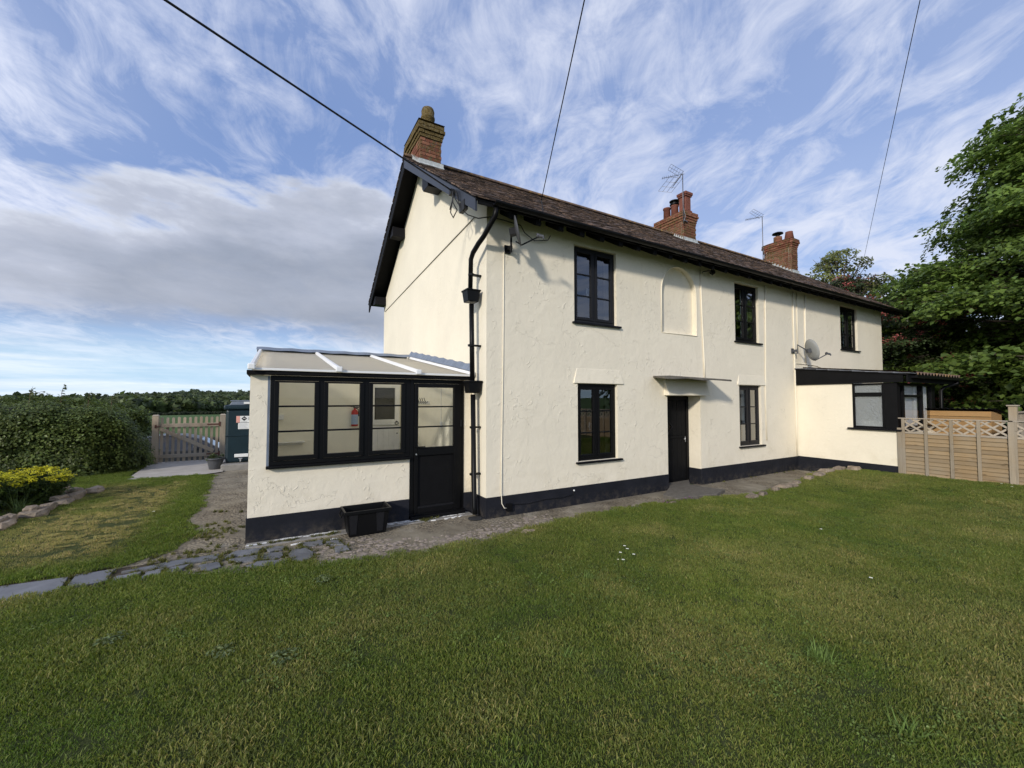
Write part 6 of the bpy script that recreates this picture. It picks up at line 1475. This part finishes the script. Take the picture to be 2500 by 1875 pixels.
# trees on the right: trunk, limbs, crown of layered leaf sprays
simple('bark', (.09, .075, .055), .95, .35, 12, .9, 25, .03)
def tree(name, label, base, H, crown, pads, tint, seed, leaf=.09, nleaf=46, spread=.42, per=30, group=None, flowers=None, trunk_r=.28, zlo=1.6, padr=(1.0, 1.5), flat=.28, mat='leaf'):
    """crown(h01) -> radius at relative height"""
    rg = random.Random(seed); t_ = thing(name, label, 'tree', base, group); bx_, by_, bz_ = base
    va = [leaf_quads(nleaf, leaf, spread, rg, .35, thick=.16, ell=1.25) for _ in range(5)]
    P = []; Rr = []; S = []; Ti = []; FP = []
    tr = MB(); tr.tube([(bx_, by_, bz_-.1), (bx_+.05, by_, bz_+H*.25), (bx_-.05, by_+.05, bz_+H*.55), (bx_, by_, bz_+H*.9)], [trunk_r, trunk_r*.8, trunk_r*.5, .04], 10)
    lb = MB()
    for i in range(pads):
        h = rg.random()**(1.0 if pads < 200 else .95); z = bz_+zlo+(H-zlo)*h; rmax = crown(h); a = 2*math.pi*(i*.618034)+rg.uniform(-.25, .25)
        f_ = rg.choice([rg.uniform(.35, .75), rg.uniform(.8, 1.06), rg.uniform(.85, 1.1)])
        c = Vector((bx_+math.cos(a)*rmax*f_, by_+math.sin(a)*rmax*f_, z)); pr = rg.uniform(*padr)*(.55+.45*rmax/max(crown(.3), .1))
        root = Vector((bx_, by_, bz_+max(zlo*.6, (z-bz_)*.72)))
        mid = root.lerp(c, .55)+Vector((0, 0, .25)); lb.tube([root, mid, c], [.07*trunk_r/.28, .035, .012], 5)
        for k_ in range(4):
            a2 = rg.uniform(0, 6.28); lb.tube([root.lerp(c, rg.uniform(.5, .9)), c+Vector((math.cos(a2)*pr*.7, math.sin(a2)*pr*.7, -.1))], [.02, .006], 4)
        br = rg.uniform(.72, 1.3)
        for k_ in range(int(per*pr*pr)):
            r_ = pr*math.sqrt(rg.random()); a2 = rg.uniform(0, 6.28); zz_ = -flat*r_*r_/pr+rg.gauss(0, .10)*pr
            p = c+Vector((math.cos(a2)*r_, math.sin(a2)*r_, zz_))
            P.append(tuple(p)); out_ = math.atan2(p.y-by_, p.x-bx_); til = .25+.25*r_/pr
            ax = Vector((-math.sin(out_), math.cos(out_), 0)); q = Matrix.Rotation(til+rg.gauss(0, .22), 3, ax)@Matrix.Rotation(rg.uniform(0, 6.28), 3, 'Z')
            Rr.append(tuple(q.to_euler())); S.append(rg.uniform(.75, 1.2))
            g_ = br*rg.uniform(.85, 1.18); Ti.append((tint[0]*g_, tint[1]*g_, tint[2]*g_))
            if flowers and rg.random() < flowers[0]: FP.append((p.x, p.y, p.z+.08))
    tr.build('trunk', 'bark', t_, smooth=True); lb.build('limbs', 'bark', t_, smooth=True)
    instancer('crown', va, P, Rr, S, [rg.randrange(5) for _ in P], Ti, mat, t_, org=WL[t_.name], kind=None)
    if FP:
        instancer('blossom', [leaf_quads(26, .055, .13, rg, .2, thick=.5, ell=1.1) for _ in range(2)], FP, rot_rand(len(FP), .4, rg), [rg.uniform(.6, 1.2) for _ in FP], [rg.randrange(2) for _ in FP], [tuple(np.array(flowers[1])*rg.uniform(.7, 1.3)) for _ in FP], 'leaf_matt', t_, org=WL[t_.name], kind=None)
    return t_
def c_big(h):
    z = 1.7+9.9*h
    return float(np.interp(z, [1.7, 3, 5, 6.2, 8, 10, 11, 11.7], [5.6, 6.1, 5.8, 5.0, 3.6, 3.2, 2.6, 1.0]))
tree('broadleaf_tree', 'large spreading broadleaf tree with layered green leaves at the right', (19.6, -4.4, 0), 11.7, c_big, 330, (.145, .215, .042), 2, leaf=.15, nleaf=34, spread=.46, per=17, trunk_r=.34, zlo=1.7, padr=(.9, 1.45))
tree('red_hawthorn_tree', 'darker tree with pink red blossom beside the end of the cottage', (17.0, 1.9, 0), 6.6, lambda h: 3.2*math.sqrt(max(0, 1-h**2.2))+.2, 95, (.055, .080, .030), 3, leaf=.09, nleaf=36, spread=.33, per=24, flowers=(.5, (.45, .13, .12)), trunk_r=.18, zlo=.6, padr=(.6, 1.0))
tree('small_tree', 'small yellow green tree above the far end of the roof', (22.1, 4.3, 0), 9.2, lambda h: 2.6*math.sqrt(max(0, 1-h**2.5))+.15, 65, (.19, .21, .06), 4, leaf=.12, nleaf=30, spread=.36, per=24, trunk_r=.14, zlo=3.5, padr=(.5, .85))
for i, (x, y, h_, r_) in enumerate([(26, -1.5, 8.0, 4.5), (23, 2.8, 6.6, 3.4), (28, 8, 7.0, 4.0), (28, -8, 8.5, 4.6), (16.6, -9.5, 7.0, 3.2), (23.5, -12, 9, 5)]):
    tree('background_tree', ['dark tree directly behind the large broadleaf tree', 'dark tree behind the red hawthorn', 'dark tree beyond the cottage roof end', 'dark tree behind the large tree to its right', 'dark tree at the right outside the fence', 'tall dark tree beyond the fence at far right'][i], (x, y, 0), h_, lambda h, r_=r_: r_*math.sqrt(max(0, 1-h**2.4))+.2, 60, (.045, .070, .024), 20+i, leaf=.26, nleaf=26, spread=.6, per=12, trunk_r=.25, zlo=.3, padr=(1.0, 1.6), group='dark trees behind the large tree')

# ------------------------------------------------------------------ far trees and woods
def blob_tree(rg, n=190):
    V = []; F = []; C = []
    lob = [(Vector((rg.gauss(0, .35), rg.gauss(0, .35), rg.uniform(.35, .8))), rg.uniform(.35, .55)) for _ in range(6)]
    for i in range(n):
        c, r = rg.choice(lob); d = Vector((rg.gauss(0, 1), rg.gauss(0, 1), rg.gauss(.3, 1))).normalized(); p = c+d*r*rg.uniform(.85, 1.03)
        if p.z < .02: p.z = rg.uniform(.02, .2)
        n_ = (d+Vector((rg.gauss(0, .5), rg.gauss(0, .5), rg.gauss(0, .5)))).normalized(); s_ = n_.orthogonal().normalized(); u_ = n_.cross(s_); q = rg.uniform(.07, .14)
        o = len(V); V += [p-s_*q-u_*q*.7, p+s_*q-u_*q*.8, p+s_*q*.8+u_*q, p-s_*q*.9+u_*q*.8]; F.append((o, o+1, o+2, o+3)); b = rg.uniform(.6, 1.4); C += [(b, b, b)]*4
    for c, r in lob:
        o = len(V); 
        for k_ in range(5):
            th = k_/4*math.pi
            for j in range(6): a = j/6*6.283; V.append(c+Vector((math.sin(th)*math.cos(a), math.sin(th)*math.sin(a), math.cos(th)))*r*.86); C.append((.6, .6, .6))
        for k_ in range(4):
            for j in range(6): a = o+k_*6+j; b = o+k_*6+(j+1) % 6; F.append((a, b, b+6, a+6))
    return V, F, C
rg = random.Random(99); bts = [blob_tree(rg) for _ in range(5)]
P = []; S = []; Ti = []
def pol(az, r): a = math.radians(az); x = CAM.x+r*math.cos(a); y = CAM.y+r*math.sin(a); return x, y, float(terrain_h(np.array(x), np.array(y)))
for i in range(5200):
    az_ = rg.uniform(84, 126); r_ = rg.uniform(345, 980) if rg.random() < .75 else rg.uniform(330, 420)
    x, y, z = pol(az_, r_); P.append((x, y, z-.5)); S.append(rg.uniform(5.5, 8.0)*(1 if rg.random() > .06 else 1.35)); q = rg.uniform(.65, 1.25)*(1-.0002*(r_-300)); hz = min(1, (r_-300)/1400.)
    Ti.append((.075*q+.06*hz, .100*q+.075*hz, .036*q+.09*hz))  # distance haze painted into the leaf tint, paler and bluer further off
nn = len(P)
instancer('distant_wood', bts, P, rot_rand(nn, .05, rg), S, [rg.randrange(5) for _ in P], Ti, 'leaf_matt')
labs = ['rounded field tree just right of the left gate post', 'broad pale green tree at the field edge', 'large round tree over the middle of the gate', 'bushy tree beside the large round one', 'dark rounded tree by the right gate post', 'dark tree next to the oil tank on the skyline field', 'small tree at the left end of the field edge']
for i, (az_, r_, s_, q) in enumerate([(104.6, 312, 6.2, 1.15), (102.6, 305, 7.0, 1.25), (101.3, 300, 10.5, 1.05), (100.2, 306, 8.4, 1.3), (99.2, 298, 9.2, .75), (98.3, 305, 8.8, .8), (106.5, 318, 6.0, 1.1)]):
    x, y, z = pol(az_, r_); V, F, C = blob_tree(random.Random(200+i), 420)
    t_ = thing('field_tree', labs[i], 'tree', (x, y, z-.3), 'rounded trees along the far field edge')
    me_ = mesh_from('crown', (V, F, C), 'plant_vc', (.085*q, .115*q, .036*q)); place('crown', me_, t_, (x, y, z-.3), scale=(s_, s_, s_*.95))
    mb = MB(); mb.tube([(x, y, z-.3), (x, y, z+s_*.4)], .4, 6); mb.build('trunk', 'bark', t_)
# boundary hedge line at the far side of the field
P = []; 
for i in range(260):
    az_ = 90+22*i/260; x, y, z = pol(az_, 285+rg.uniform(-2, 2)); P.append((x, y, z-.2))
instancer('field_boundary_hedge', bts, P, rot_rand(len(P), .05, rg), [rg.uniform(1.2, 1.8) for _ in P], [rg.randrange(5) for _ in P], [(.035, .045, .02)]*len(P), 'leaf_matt')
# rows of crop texture on the field edge nearest: handled by the terrain material

sc.render.engine = 'CYCLES'
sc.cycles.max_bounces = 8; sc.cycles.transparent_max_bounces = 12; sc.cycles.diffuse_bounces = 4

print('TRIS', TRIS)
